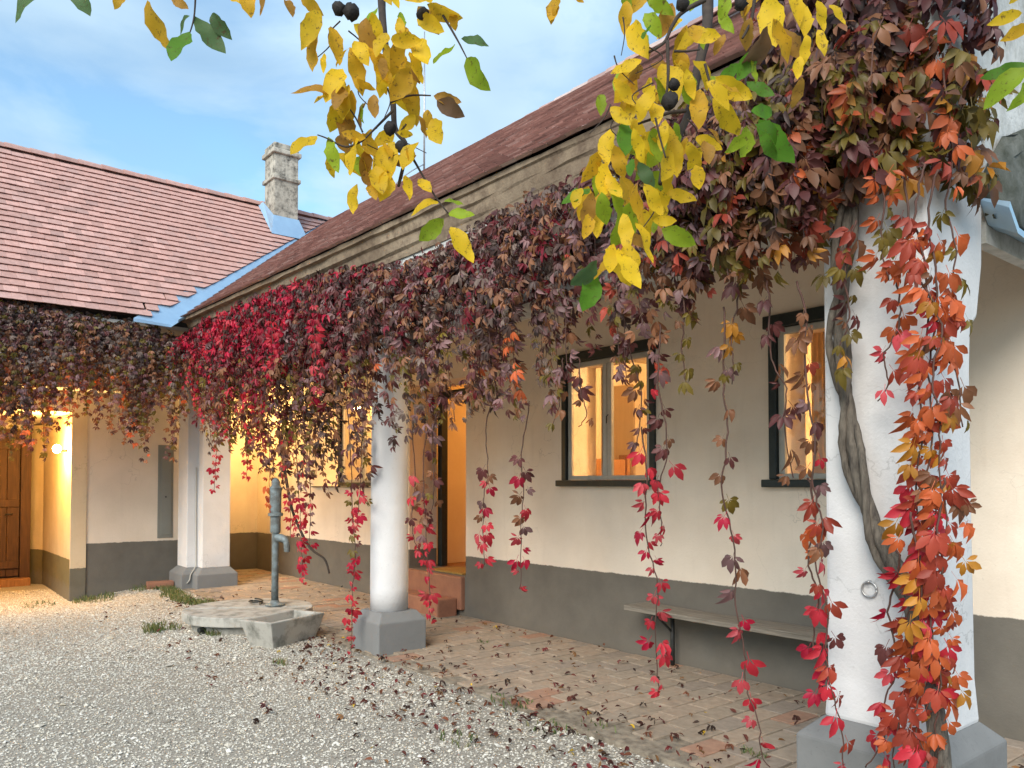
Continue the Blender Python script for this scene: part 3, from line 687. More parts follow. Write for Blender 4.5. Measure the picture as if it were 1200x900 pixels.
lamp('lamp_light', (-13.9, -.9, 3.18), 30, .09, (1, .62, .22))  # light of the assumed ceiling lamp, warms the walkway corner

# ================================================================== FURNISHINGS seen through the openings
def curtain(x0, x1, y, z0, z1, label):
    xs_ = np.linspace(x0, x1, 25); lo = []
    f_ = [(x, y+.025*math.sin(k*1.6)) for k, x in enumerate(xs_)]
    mb = MB(); mb.loft([[(x, yy, z0) for x, yy in f_]+[(x, yy+.006, z0) for x, yy in f_[::-1]], [(x, yy, z1) for x, yy in f_]+[(x, yy+.006, z1) for x, yy in f_[::-1]]])
    tag(mb.build('curtain', M['curtain'], None), label, 'curtain')
curtain(-5.2, -4.85, .56, .9, 3.2, 'pale curtain inside the middle window at its right side')
curtain(-3.05, -2.45, .56, .9, 3.2, 'pale curtain at the right inside the window that the big pillar partly hides')
curtain(-3.63, -3.36, .50, .9, 3.2, 'pale folded curtain at the left of the window beside the big pillar')
curtain(-6.16, -6.02, .50, .9, 3.2, 'narrow pale curtain at the left of the middle window')
w_ = thing('wardrobe', 'tall cream wardrobe standing inside behind the middle window', 'wardrobe', (-7.2, 2.15, .46))
MB().box(-.27, .2, -.2, .2, 0, 2.5).build('carcass', M['curtain'], w_, bevel=.01)
for s in (-.1, .1): MB().box(.2, .22, s-.095, s+.095, .08, 2.42).build('door', M['curtain'], w_, bevel=.005)
hb = thing('headboard', 'brown wooden bed headboard seen low in the middle window', 'bed', (-7.1, 1.45, .46))
MB().box(-.10, 0, -.45, .45, .1, 1.50).build('board', M['wood'], hb, bevel=.02)
for s in (-.49, .49): MB().box(-.13, .03, s-.04, s+.04, 0, 1.56).build('post', M['wood'], hb, bevel=.01)
tb = thing('side_table', 'small reddish wooden cabinet standing inside the entrance door', 'cabinet', (-9.35, 2.6, .46))
MB().box(-.28, .28, -.55, .55, .82, .86).build('top', M['wood'], tb, bevel=.008)
MB().box(-.25, .25, -.5, .5, .35, .819).build('drawer_box', M['wood'], tb, bevel=.008)
for sx in (-.22, .22):
    for sy in (-.46, .46): MB().box(sx-.03, sx+.03, sy-.03, sy+.03, 0, .349).build('leg', M['wood'], tb, bevel=.004)
pk = MB().lathe([(.004, 0), (.12, .0), (.15, .06), (.13, .16), (.05, .2), (.004, .21)], -9.3, 2.45, 14).build('bowl', M['whitegoods']); tag(pk, 'white bowl on the cabinet inside the entrance', 'bowl')
mt = MB().box(-9.05, -8.25, .08, .55, .466, .486).build('door_mat', M['mat'], bevel=.004); tag(mt, 'golden brown coir mat on the top entrance step', 'door mat')

# ================================================================== BENCH
bn = thing('bench', 'weathered grey plank bench along the wall under the windows', 'bench', (-3.8, -.22, 0))
def board(y0, y1):
    mb = MB(); lo = []
    for x in np.linspace(-1.22, 1.3, 14):
        d = .004*math.sin(x*4)
        lo.append([(x, y0+d, .475), (x, y1+d, .475), (x, y1+d, .520+d), (x, y0+d, .518+d)])
    return mb.loft(lo)
board(-.16, .155).build('seat_plank', M['oldwood'], bn, bevel=.004, seg=1)
for x in (-.86, .95):
    MB().tube([(x, .10, 0), (x, .10, .455)], .021, 8).build('leg', M['iron'], bn)
    MB().box(x-.03, x+.03, -.12, .16, .452, .4745).tube([(x, .09, .30), (x, -.10, .452)], .012, 6).build('bracket', M['iron'], bn)

# ================================================================== WELL COVER, PUMP, TROUGH
wc = thing('well_cover', 'round cracked concrete well cover under the hand pump', 'well cover', (-9.17, -2.34, -.05))
mb = MB(); mb.lathe([(.63, 0), (.64, .10), (.63, .125)], 0, 0, 36); mb.build('ring', M['concrete'], wc, bevel=.01)
def half(a0, a1, dx):
    pts = [(dx+.73*math.cos(t)*(1+.006*math.sin(9*t)+.004*math.sin(23*t)), .73*math.sin(t)*(1+.006*math.sin(9*t)+.004*math.sin(23*t))) for t in np.linspace(a0, a1, 40)]
    return MB().prism(pts, 2, .127, .235).build('slab', M['concrete'], wc, bevel=.012)
half(R(62), R(238), -.006); half(R(-118), R(58), .006)
MB().tube([(.25, -.60, .08), (.27, -.66, .08)], .03, 8).build('outlet', M['iron'], wc)
pb = at(322, 709, Z=.19)
pu = thing('hand_pump', 'blue grey cast iron hand pump standing on the round well cover', 'water pump', pb)
MB().lathe([(.12, 0), (.12, .012), (.06, .03), (.045, .06)], 0, 0, 18).build('base_flange', M['pump'], pu)
p_ = MB().lathe([(.042, .05), (.040, .5), (.042, .85), (.05, .87)], 0, 0, 16).build('pipe', M['pump'], pu); p_.data.shade_smooth()
p_ = MB().lathe([(.055, .86), (.062, .88), (.062, 1.06), (.088, 1.065), (.088, 1.10), (.064, 1.105), (.066, 1.12), (.07, 1.38), (.075, 1.40), (.05, 1.43), (.052, 1.47), (.03, 1.51), (.004, 1.525)], 0, 0, 20).build('barrel', M['pump'], pu)
sv = (RIGHT*.9-FWD*.35).normalized()
MB().tube(smooth_path([sv*.02+Vector((0, 0, .80)), sv*.10+Vector((0, 0, .80)), sv*.155+Vector((0, 0, .765)), sv*.17+Vector((0, 0, .68)), sv*.17+Vector((0, 0, .64))]), [.05]*6+[.045]*6+[.038]*6+[.036]*7, 10).build('spout', M['pump'], pu)
MB().box(-.12, -.08, -.02, .02, 1.06, 1.11).build('lug', M['pump'], pu, bevel=.006)
hose = MB().tube([Vector((-.22+.10*math.cos(t)*1.2, -.12+.07*math.sin(t), .012+.004*t)) for t in np.linspace(0, 9, 40)], .010, 6)
hz_ = hose.build('hose', M['iron']); hz_.location = pb+Vector((-.02, -.02, .0)); tag(hz_, 'short dark coil of hose lying by the pump foot', 'hose')
tr = thing('stone_trough', 'grey concrete trough in front of the hand pump', 'trough', (-8.02, -2.40, -.045), R(22.5))
def rect(hx, hy, z): return [(-hx, -hy, z), (hx, -hy, z), (hx, hy, z), (-hx, hy, z)]
t_ = MB(); o_ = [rect(.165, .30, 0), rect(.225, .395, .285), rect(.175, .345, .288), rect(.135, .28, .08)]
t_.loft(o_).build('basin', M['concrete'], tr, bevel=.012)

# ================================================================== CREEPERS
def leaflet(L, W, ang, droop, fold, tw, fine=False):
    if fine: t, w = np.array([0, .14, .45, .75, 1.0]), np.array([0, .055, .235, .20, 0])*W
    else: t, w = np.array([0, .40, .72, 1.0]), np.array([0, .20, .22, 0])*W
    z = -droop*t**2; m = len(t); P = []
    for k in range(m):
        if k in (0, m-1): P.append([(0, t[k], z[k])])
        else: P.append([(-w[k], t[k], z[k]+fold*w[k]), (0, t[k], z[k]), (w[k], t[k], z[k]+fold*w[k]*.8)])
    v = np.array([p for r in P for p in r])*L
    v[:, 2] += v[:, 0]*tw
    v[:, 1] += .10
    c, s = math.cos(ang), math.sin(ang)
    return np.stack([v[:, 0]*c+v[:, 1]*s, -v[:, 0]*s+v[:, 1]*c, v[:, 2]-.12*abs(s)*np.hypot(v[:, 0], v[:, 1])], 1)
LF = np.array([(0,2,1),(0,3,2),(1,2,5),(1,5,4),(2,3,6),(2,6,5),(4,5,7),(5,6,7)])
LFF = np.array([(0,2,1),(0,3,2),(1,2,5),(1,5,4),(2,3,6),(2,6,5),(4,5,8),(4,8,7),(5,6,9),(5,9,8),(7,8,10),(8,9,10)])
def leaf_tpl(r, n5=5, crumple=0.):
    Vs, Fs, b = [], [], 0; fine = crumple < .5
    for k, (a_, l) in enumerate(zip((-1.5, -.78, 0, .78, 1.5), (.60, .88, 1, .88, .60))):
        if n5 == 3 and k in (0, 4): continue
        v = leaflet(l*r.uniform(.82, 1.1), r.uniform(.85, 1.2)*(1-.2*crumple), a_*r.uniform(.72, 1.08)*(1-.3*crumple), r.uniform(.15, .75)+crumple*r.uniform(-.3, .5), r.uniform(.1, .9)+crumple*r.uniform(0, .8), r.uniform(-.4, .4), fine)
        Vs.append(v); Fs.append((LFF if fine else LF)+b); b += len(v)
    if fine:
        Vs.append(np.array([(-.018, -.35, .0), (.018, -.35, .0), (.012, .12, 0), (-.012, .12, 0)])); Fs.append(np.array([(0, 1, 2), (0, 2, 3)])+b)
    return np.concatenate(Vs), np.concatenate(Fs)
lr = np.random.default_rng(3)
TPL = [leaf_tpl(lr, 5 if k % 4 else 3, (0., .1, .25, .4)[k % 4]) for k in range(14)]
CRM = [leaf_tpl(lr, 5 if k % 3 else 3, .9) for k in range(8)]
PAL = {k: lin(v) for k, v in dict(crimson=(176, 26, 58), red=(188, 46, 60), deep=(118, 30, 42), maroon=(98, 54, 52), mauve=(132, 100, 100), grey=(126, 108, 98), brown=(138, 94, 66),
       dark=(74, 54, 48), olive=(112, 96, 36), ygreen=(140, 130, 40), green=(66, 84, 36), orange=(190, 94, 50), brick=(166, 70, 52), ochre=(186, 128, 44), pink=(196, 76, 84)).items()}
def pick(d):
    ks = list(d); return random.choices(ks, [d[k] for k in ks])[0]
def frame_of(d, nrm):
    d = d.normalized(); nrm = (nrm-d*nrm.dot(d)); nrm = nrm.normalized() if nrm.length > 1e-4 else d.orthogonal().normalized()
    return d.cross(nrm), d, nrm
class Foliage:
    """leaves gathered for one plant"""
    def __init__(s): s.items = []
    def add(s, p, d, nrm, size, c, crumple): s.items.append((p, d, nrm, size, c, crumple))
    def build(s, parent, name='foliage', lo=.72, hi=1.3):
        VV, FF, CC = [], [], []; b = 0
        for p, d, nrm, size, c, cr in s.items:
            v, f = random.choice(CRM if cr else TPL); x, y, z = frame_of(d, nrm)
            A = np.array((x, y, z))*size
            VV.append(v@A+np.array(p)); FF.append(f+b); b += len(v)
            cc = np.tile(c*random.uniform(lo, hi), (len(v), 1)); CC.append(cc)
        link(name, np_mesh(name, np.concatenate(VV), np.concatenate(FF), np.concatenate(CC), True), M['creeper'], parent, kind='stuff')
leaf_cache = {}; leaf_count = {}; small_leaves = {}
def leaf_obj(parent, p, d, nrm, size, key, crumple=False):
    plant = parent.parent; n_ = leaf_count.get(plant.name, 0)
    if n_ >= 298 or size < (.064 if plant is cre_r else .056):      # the smallest leaves are joined into one part
        small_leaves.setdefault(plant.name, Foliage()).add(p, d, nrm, size, PAL[key], crumple); return
    leaf_count[plant.name] = n_+1
    k = (key, random.randrange(8 if crumple else 14), random.randrange(3), crumple)
    if k not in leaf_cache:
        v, f = (CRM if crumple else TPL)[k[1]]; leaf_cache[k] = np_mesh('leaf', v, f, np.tile(PAL[key]*(.8+.2*k[2]), (len(v), 1)), True)
    o = link('leaf', leaf_cache[k], M['creeper'], parent)
    x, y, z = frame_of(d, nrm); Mx = Matrix((x*size, y*size, z*size)).transposed().to_4x4(); Mx.translation = p
    o.matrix_basis = Mx; return o
def rnd(s=1.): return Vector((random.gauss(0, s), random.gauss(0, s), random.gauss(0, s)))

cre_l = thing('creeper', 'dusky mauve creeper hanging over the edge of the side wing', 'creeper', group=None)
cre_m = thing('creeper', 'crimson and maroon creeper draped along the veranda beam', 'creeper')
cre_r = thing('creeper', 'orange leaved creeper with a gnarled trunk climbing the big pillar', 'creeper')

def interp(tab, x):
    a = np.array(tab, float); return np.array([np.interp(x, a[:, 0], a[:, k]) for k in range(1, a.shape[1])])
def pal_of(X, h, plant):
    """h: 1 at the top of the curtain, 0 at its ragged end"""
    if plant == 'l':
        return dict(mauve=2, grey=3.4, maroon=2, brown=2.6, dark=1.6, olive=1.4) if h > .5 else dict(mauve=2, brown=3, olive=2, maroon=2, orange=.8, dark=1)  # orange among the lower leaves stands for the lamp's warm light
    if X < -8.3:
        return dict(crimson=4, deep=2.2, red=2, maroon=2, mauve=.8, dark=1.2) if h > .55 else dict(brown=3, maroon=2.5, olive=1.5, deep=1, red=1.2, dark=1.5)
    if X < -6.9:
        return dict(deep=2, maroon=3, dark=3, mauve=2, crimson=1.3, brown=1.5) if h > .5 else dict(brown=3, maroon=2, olive=2, dark=2, mauve=1)
    if X < -3.9:
        return dict(maroon=3, dark=2.6, mauve=1.3, deep=1.8, brown=2.4, grey=2) if h > .5 else dict(brown=3, maroon=2.5, mauve=1.8, olive=1.4, orange=.2, dark=1.5, grey=1)
    if X < -2.5:
        return dict(maroon=2.5, dark=2.5, mauve=2, brown=2.5, olive=1.2, grey=1) if h > .5 else dict(brown=2, maroon=2, olive=2, mauve=2, brick=1)
    return dict(maroon=2.5, brown=3, olive=2.2, brick=.3, orange=.2, dark=2, mauve=1.2) if h > .45 else dict(brick=.8, orange=.7, olive=2.8, brown=2.8, maroon=1.2, ochre=.9)
def curtain_of(fol, stems, count, xr, tops, bots, ybase, plant, size=(.036, .095), along='x', dens=.050, cr_p=.75):
    for _ in range(count):
        a_ = random.uniform(*xr); zt, zb = interp(tops, a_)[0], interp(bots, a_)[0]
        depth = random.random(); off = -.02-.34*depth**1.2
        zt2 = zt-.02-.16*depth-abs(random.gauss(0, .07))
        gapn = .5+.5*math.sin(a_*5.1+2*math.sin(a_*2.3))*math.sin(a_*11.7+1)
        L = max(.1, (zt2-zb)*(.20+.88*random.random()**(.85+1.1*gapn))+random.gauss(0, .05))
        key0 = None; z = zt2; u = a_; w = random.uniform(-.06, .06); ph = random.uniform(0, 6)
        pts = []
        while z > zt2-L:
            h = (z-zb)/max(zt-zb, .1)
            if key0 is None or random.random() < .12: key0 = pick(pal_of(a_, h, plant))
            key = key0 if random.random() < .6 else pick(pal_of(a_, h, plant))
            u += random.gauss(0, .006); bulge = .10*math.sin(min(max(1-h, 0), 1)*3.0)
            o = (off-bulge*depth)*min(1, .25+1.4*(1-h))
            if along == 'x': p = Vector((u, ybase(u)+o, z)); outv = Vector((0, -1, 0))
            else: p = Vector((ybase(u)-o, u, z)); outv = Vector((1, 0, 0))
            pts.append(p)
            side = Vector((random.gauss(0, .5), random.gauss(0, .5), 0))
            d = Vector((0, 0, -1))*random.uniform(.5, 1.2)+outv*random.uniform(.0, .7)+side*.8
            fol.add(p+side*.04+outv*.02, d, outv+rnd(.5)+Vector((0, 0, .3)), random.uniform(*size), PAL[key]*(1.25 if random.random() < .3 else 1), random.random() < cr_p)
            z -= dens*random.uniform(.6, 1.4)
        if len(pts) > 3 and random.random() < .4: stems.tube(pts[::3]+[pts[-1]], .0035, 3)
# --- beam curtain: outline measured on the plane in front of the beam
VYm = -2.10
def outl(pts, Y=None, X=None):
    o = []
    for px, py in pts:
        p = at(px, py, Y=Y, X=X); o.append((p.x if Y is not None else p.y, p.z))
    return sorted(o)
tops_m = outl([(215, 385), (240, 360), (290, 335), (330, 318), (380, 305), (430, 300), (480, 288), (520, 262), (560, 240), (600, 218), (650, 198), (690, 178), (730, 140), (780, 110), (830, 80), (880, 45), (930, 15), (960, -5), (1010, -40), (1100, -60)], Y=VYm)
bots_m = outl([(215, 430), (240, 480), (265, 520), (300, 530), (345, 550), (390, 550), (432, 575), (443, 500), (455, 440), (475, 445), (490, 530), (530, 520), (560, 485), (600, 490), (640, 465), (665, 480), (690, 400), (715, 370), (740, 450), (790, 420), (815, 340), (870, 330), (905, 300), (960, 310), (1000, 250), (1100, 190)], Y=VYm)
fm, stm = Foliage(), MB()
ybm = lambda x: -1.96
curtain_of(fm, stm, 740, (tops_m[0][0], -2.55), tops_m, bots_m, ybm, 'm')
fr_, str_ = Foliage(), MB()
curtain_of(fr_, str_, 210, (-2.85, -1.62), tops_m, bots_m, lambda x: -1.99, 'm', size=(.05, .105), cr_p=.35)
# over the gable corner and pillar head
fl_, stl = Foliage(), MB()
tops_l = outl([(0, 338), (60, 347), (120, 360), (180, 372), (215, 386)], X=-12.38)
bots_l = outl([(0, 500), (20, 525), (45, 545), (70, 490), (90, 470), (110, 500), (135, 500), (150, 520), (165, 545), (180, 510), (200, 535), (215, 490)], X=-12.6)
curtain_of(fl_, stl, 430, (-5.6, tops_l[-1][0]), [(-7, tops_l[0][1])]+tops_l, [(-7, bots_l[0][1])]+bots_l, lambda y: -12.60, 'l', along='y', size=(.036, .085))
# pillar head: leaves round the corner of the pillar and gable
for _ in range(700):
    t = random.random(); z = 3.0+1.75*random.random()**.9
    if random.random() < .6: p = Vector((random.uniform(-2.35, -1.55), -2.09-.22*random.random(), z)); o_ = Vector((0, -1, 0))
    else: p = Vector((-1.55+.16*random.random(), random.uniform(-2.2, -1.62-.10*max(0, 3.6-z)), z)); o_ = Vector((1, -.3, 0))
    key = pick(dict(maroon=3, dark=2, mauve=1.5, brick=.5, brown=2.4, olive=.8) if z > 3.7 else dict(olive=3.8, brown=3, brick=.8, orange=.8, maroon=1.2, ochre=1))
    fr_.add(p, Vector((0, 0, -1))+o_*random.uniform(.1, .8)+rnd(.4), o_+rnd(.4)+Vector((0, 0, .3)), random.uniform(.07, .13), PAL[key], random.random() < .3)
fm.build(cre_m); fr_.build(cre_r, lo=.55, hi=1.05); fl_.build(cre_l)
for k in range(7):      # woody runners along the beam
    ph = random.uniform(0, 6); z0 = 3.62-.09*k
    stm.tube([Vector((x, -1.97-.05*(k % 3)+.03*math.sin(x*3+ph), z0+.06*math.sin(x*1.9+ph)+.03*math.sin(x*5.3+ph*2))) for x in np.arange(-12.2+.4*k, -1.9, .16)], .011, 4)
for mb, c_ in ((stm, cre_m), (str_, cre_r), (stl, cre_l)):
    raw(mb, 'stem', M['shoot'], c_)
# --- gnarled trunk on the pillar
tp = [at(px, py, Y=yy) for px, py, yy in ((1112, 912, -2.34), (1098, 850, -2.27), (1085, 790, -2.20), (1072, 725, -2.14), (1050, 670, -2.12), (1024, 615, -2.11), (1006, 555, -2.11), (995, 490, -2.11), (987, 430, -2.12), (984, 370, -2.13), (990, 310, -2.14), (996, 240, -2.14), (1002, 160, -2.13))]
tp[0].z = -.1
sp2 = smooth_path(tp, 7)
rad = np.interp(np.linspace(0, 1, len(sp2)), [0, .15, .45, .7, 1], [.042, .037, .035, .033, .03])
tk = MB().tube(sp2, list(rad), 10, wob=.09).build('trunk', M['bark'], cre_r)
for k in range(2):
    q = [p+Vector((.045*math.cos(i*.22+k*3), -.02+.02*math.sin(i*.22+k*3), 0)) for i, p in enumerate(sp2)]
    MB().tube(q, .018, 6, wob=.2).build('strand', M['bark'], cre_r)
# branch by the pump
MB().tube(smooth_path([at(px, py, Y=-1.75) for px, py in ((326, 500), (336, 565), (344, 602), (362, 640), (380, 655), (386, 672))]), list(np.linspace(.022, .011, 31)), 7).build('branch', M['twig'], cre_m)

# --- long hanging shoots, leaf by leaf
def strand(plant, path, pal1, pal2, Y, gap=.038, size=(.05, .10), start=.25, spread=.04, crump=.15, dense=1.0, dY=0):
    pts = [at(px, py, Y=Y+dY*k/(len(path)-1)) for k, (px, py) in enumerate(path)]
    sp = smooth_path(pts, 8)
    f1, f2 = random.uniform(0, 6), random.uniform(0, 6)
    sp = [p+Vector((random.gauss(0, .004)+.016*math.sin(i*.55+f1), random.gauss(0, .004)+.014*math.sin(i*.4+f2), 0)) for i, p in enumerate(sp)]
    sh = MB().tube(sp, list(np.linspace(.0055, .003, len(sp))), 5).build('hanging_shoot', M['shoot'], plant)
    seg = [(sp[i+1]-sp[i]).length for i in range(len(sp)-1)]; tot = sum(seg); acc = 0; nxt = start*tot; side = 1
    for i, l in enumerate(seg):
        acc += l
        while acc > nxt:
            t = nxt/tot; p = sp[i].lerp(sp[i+1], .5); side = -side
            o_ = RIGHT*side*random.uniform(.4, 1.1)-FWD*random.uniform(-.3, .8)
            key = pick(pal1 if random.random() > t*1.25-.1 else pal2)
            d = Vector((0, 0, -1))*random.uniform(.7, 1.4)+o_*.55
            leaf_obj(sh, p+o_*spread*random.uniform(.3, 1), d, -FWD+RIGHT*random.gauss(0, .6)+Vector((0, 0, random.uniform(0, .6))), random.uniform(*size)*(1-.25*max(0, t-.85)/.15), key, random.random() < crump)
            nxt += gap*1.5*random.uniform(.6, 1.4)/dense
RED = dict(red=4, crimson=3, pink=2); RO = dict(red=3, brick=2, orange=1, pink=1); OR = dict(orange=3, brick=3, ochre=1.2, brown=.8, red=.6); BR = dict(brown=3, maroon=3, mauve=2, olive=1)
strand(cre_m, [(252, 440), (255, 520), (250, 575)], BR, RED, -2.12, start=.35)
strand(cre_m, [(285, 430), (290, 500), (291, 560)], BR, RED, -2.12, start=.4)
strand(cre_m, [(292, 380), (290, 450), (300, 480)], RED, RED, -2.25, gap=.035)
strand(cre_m, [(310, 440), (315, 520), (318, 600)], BR, OR, -2.10, start=.4)
strand(cre_m, [(332, 440), (336, 520), (338, 590), (342, 630)], BR, RED, -2.15, gap=.035, start=.3)
strand(cre_m, [(346, 450), (349, 560), (352, 620), (357, 685)], BR, RED, -2.15, gap=.03, start=.35)
strand(cre_m, [(362, 470), (364, 560), (362, 640)], BR, RED, -2.1, gap=.04, start=.5)
strand(cre_m, [(372, 320), (370, 370), (372, 440), (368, 470)], RED, RED, -2.38, gap=.028)
strand(cre_m, [(262, 380), (262, 430), (258, 500)], RED, RED, -2.30, gap=.04)
strand(cre_m, [(320, 350), (318, 400), (322, 450)], RED, RED, -2.36, gap=.03)
strand(cre_m, [(410, 470), (410, 560), (417, 640), (412, 700), (412, 772)], BR, RED, -2.16, gap=.045, start=.3, dense=1.1)
strand(cre_m, [(424, 500), (423, 570), (417, 620)], BR, RED, -2.16, gap=.06, start=.4)
strand(cre_m, [(485, 500), (484, 570), (486, 630), (490, 650)], BR, RED, -2.12, gap=.05, start=.4)
strand(cre_m, [(500, 500), (497, 580), (501, 660), (505, 728)], BR, RED, -2.12, gap=.04, start=.35)
strand(cre_m, [(510, 480), (508, 540), (505, 600)], BR, BR, -2.1, gap=.06, start=.2)
strand(cre_m, [(577, 470), (570, 530), (568, 590), (567, 662)], BR, RED, -2.12, gap=.045, start=.42)
strand(cre_m, [(617, 470), (613, 540), (611, 600), (609, 690)], BR, RED, -2.12, gap=.045, start=.3)
strand(cre_m, [(660, 420), (656, 460), (648, 500)], BR, BR, -2.14, gap=.05, size=(.06, .08), start=.1, crump=.7)
strand(cre_m, [(678, 420), (684, 470), (682, 500)], BR, dict(brown=2, ochre=1, maroon=1), -2.14, gap=.06, start=.2, crump=.3)
strand(cre_m, [(735, 380), (747, 440), (748, 520)], BR, BR, -2.14, gap=.04, start=.1, crump=.5)
strand(cre_r, [(772, 380), (774, 450), (779, 540), (772, 600), (776, 640)], BR, RED, -2.2, gap=.055, start=.15)
strand(cre_r, [(752, 500), (757, 560), (762, 650), (772, 720), (768, 812)], RED, RED, -2.2, gap=.05, start=.1)
strand(cre_r, [(800, 330), (802, 400), (800, 460)], dict(olive=2, mauve=2, brown=2), dict(olive=2, brown=1), -2.2, gap=.05, start=.1, crump=.4)
strand(cre_r, [(848, 360), (850, 450), (849, 540), (854, 620), (868, 720), (872, 790), (888, 850), (900, 900)], dict(brown=2, olive=1, maroon=2, mauve=1), RED, -2.24, gap=.072, start=.1, dY=-.1)
strand(cre_r, [(862, 330), (860, 400), (858, 450)], dict(olive=2, brown=2, mauve=2), dict(olive=2, ochre=1), -2.22, gap=.05, start=.1, crump=.3)
strand(cre_r, [(897, 330), (905, 420), (922, 470), (925, 560)], dict(mauve=2, brown=2, maroon=1), dict(brown=2, maroon=2), -2.22, gap=.07, start=.1, crump=.5)
strand(cre_r, [(937, 330), (945, 430), (953, 520), (958, 600), (962, 660), (966, 740), (980, 830), (992, 905)], dict(brown=2, maroon=2, mauve=1, orange=1), RO, -2.28, gap=.05, start=.08, dY=-.12)
strand(cre_r, [(948, 560), (952, 640), (955, 700), (958, 770), (965, 820)], RO, RED, -2.30, gap=.055, start=.1)
strand(cre_r, [(1076, 190), (1080, 260), (1083, 400), (1078, 500), (1075, 600), (1070, 720), (1062, 800), (1050, 905)], OR, dict(brick=2, orange=2, red=1.5), -2.30, gap=.026, start=.1, size=(.055, .105), spread=.075)
strand(cre_r, [(1090, 200), (1095, 300), (1092, 420), (1088, 540), (1086, 640), (1098, 740), (1100, 800)], OR, OR, -2.26, gap=.028, start=.1, size=(.055, .105), spread=.075)
strand(cre_r, [(1100, 560), (1106, 640), (1092, 720), (1102, 800), (1096, 890)], OR, OR, -2.36, gap=.026, start=.02, size=(.055, .105), spread=.08)
strand(cre_r, [(1070, 600), (1078, 680), (1082, 760), (1078, 840), (1085, 905)], OR, dict(brick=2, orange=2, red=1), -2.40, gap=.028, start=.02, size=(.055, .105), spread=.08)
strand(cre_r, [(1085, 330), (1100, 400), (1096, 480), (1105, 560), (1108, 640)], OR, OR, -2.30, gap=.03, start=.02, size=(.055, .10), spread=.08)
strand(cre_r, [(1062, 200), (1060, 300), (1048, 380), (1040, 430), (1030, 470)], OR, dict(brick=2, pink=1, orange=1), -2.22, gap=.06, start=.2)
strand(cre_r, [(1055, 640), (1045, 700), (1047, 780), (1035, 850), (1020, 900)], dict(red=2, brick=2, maroon=1), RED, -2.30, gap=.055, start=.1)
strand(cre_r, [(1108, 60), (1115, 180), (1112, 260), (1122, 330), (1118, 380)], OR, dict(orange=2, brick=1, olive=2), -2.12, gap=.06, start=.0)
strand(cre_r, [(1000, 260), (992, 340), (990, 400), (985, 440)], dict(olive=2, maroon=2, brown=1, brick=1), dict(olive=2, ochre=2, green=1), -2.24, gap=.035, start=.05)
strand(cre_r, [(1020, 160), (1035, 260), (1040, 330)], dict(olive=2, orange=1, brick=2), dict(orange=2, olive=1), -2.28, gap=.035, start=.0)
strand(cre_r, [(1090, 400), (1115, 430), (1132, 500)], OR, BR, -2.2, gap=.06, start=.3)

for nm_, f_ in small_leaves.items(): f_.build(bpy.data.objects[nm_], 'small_leaves', .8, 1.2)
# ================================================================== WALNUT TREE in front (branches reaching into view)
wt = thing('walnut_tree', 'walnut tree with yellowing leaves and black husks hanging over the yard', 'tree')
def limb(path, r0, r1, D0=2.0, D1=2.0, name='twig', n=7):
    pts = [at(px, py, D=D0+(D1-D0)*k/(len(path)-1)) for k, (px, py) in enumerate(path)]
    sp = smooth_path(pts, 6)
    MB().tube(sp, list(np.linspace(r0, r1, len(sp))), n, wob=.06).build(name, M['twig'], wt); return sp
def wleaf_tpl(r):
    t = np.linspace(0, 1, 10); w = np.interp(t, [0, .1, .3, .55, .8, .93, 1], [0, .10, .205, .225, .15, .06, 0])*r.uniform(.82, 1.15)
    z = r.uniform(-.3, .35)*t**2+.03*np.sin(t*9+r.uniform(0, 6)); cv = r.uniform(-.12, .12); fold = r.uniform(.05, .6); tw = r.uniform(-.5, .5); ph = r.uniform(0, 6, 2)
    Vv, ids = [], []; m = len(t)
    for k in range(m):
        x0 = cv*t[k]**2
        if k in (0, m-1): ids.append([len(Vv)]); Vv.append((x0, t[k], z[k]))
        else:
            wl, wr = (w[k]*(1+.07*r.standard_normal()) for _ in range(2))
            ids.append([len(Vv), len(Vv)+1, len(Vv)+2])
            Vv += [(x0-wl, t[k], z[k]+fold*wl-tw*wl*t[k]+.025*math.sin(t[k]*14+ph[0])), (x0, t[k], z[k]), (x0+wr, t[k], z[k]+fold*wr+tw*wr*t[k]+.025*math.sin(t[k]*14+ph[1]))]
    Fs = [(ids[0][0], ids[1][1], ids[1][0]), (ids[0][0], ids[1][2], ids[1][1])]
    for k in range(1, m-2):
        a_, b_ = ids[k], ids[k+1]
        for q in (0, 1): Fs += [(a_[q], a_[q+1], b_[q+1]), (a_[q], b_[q+1], b_[q])]
    Fs += [(ids[m-2][0], ids[m-2][1], ids[m-1][0]), (ids[m-2][1], ids[m-2][2], ids[m-1][0])]
    return np.array(Vv), np.array(Fs)
WT = [wleaf_tpl(lr) for _ in range(9)]
WPAL = {k: lin(v) for k, v in dict(yellow=(232, 196, 40), gold=(212, 168, 40), ochre=(172, 130, 52), lime=(150, 176, 44), green=(92, 140, 40), dgreen=(86, 116, 70), brown=(112, 88, 64)).items()}
wcache = {}
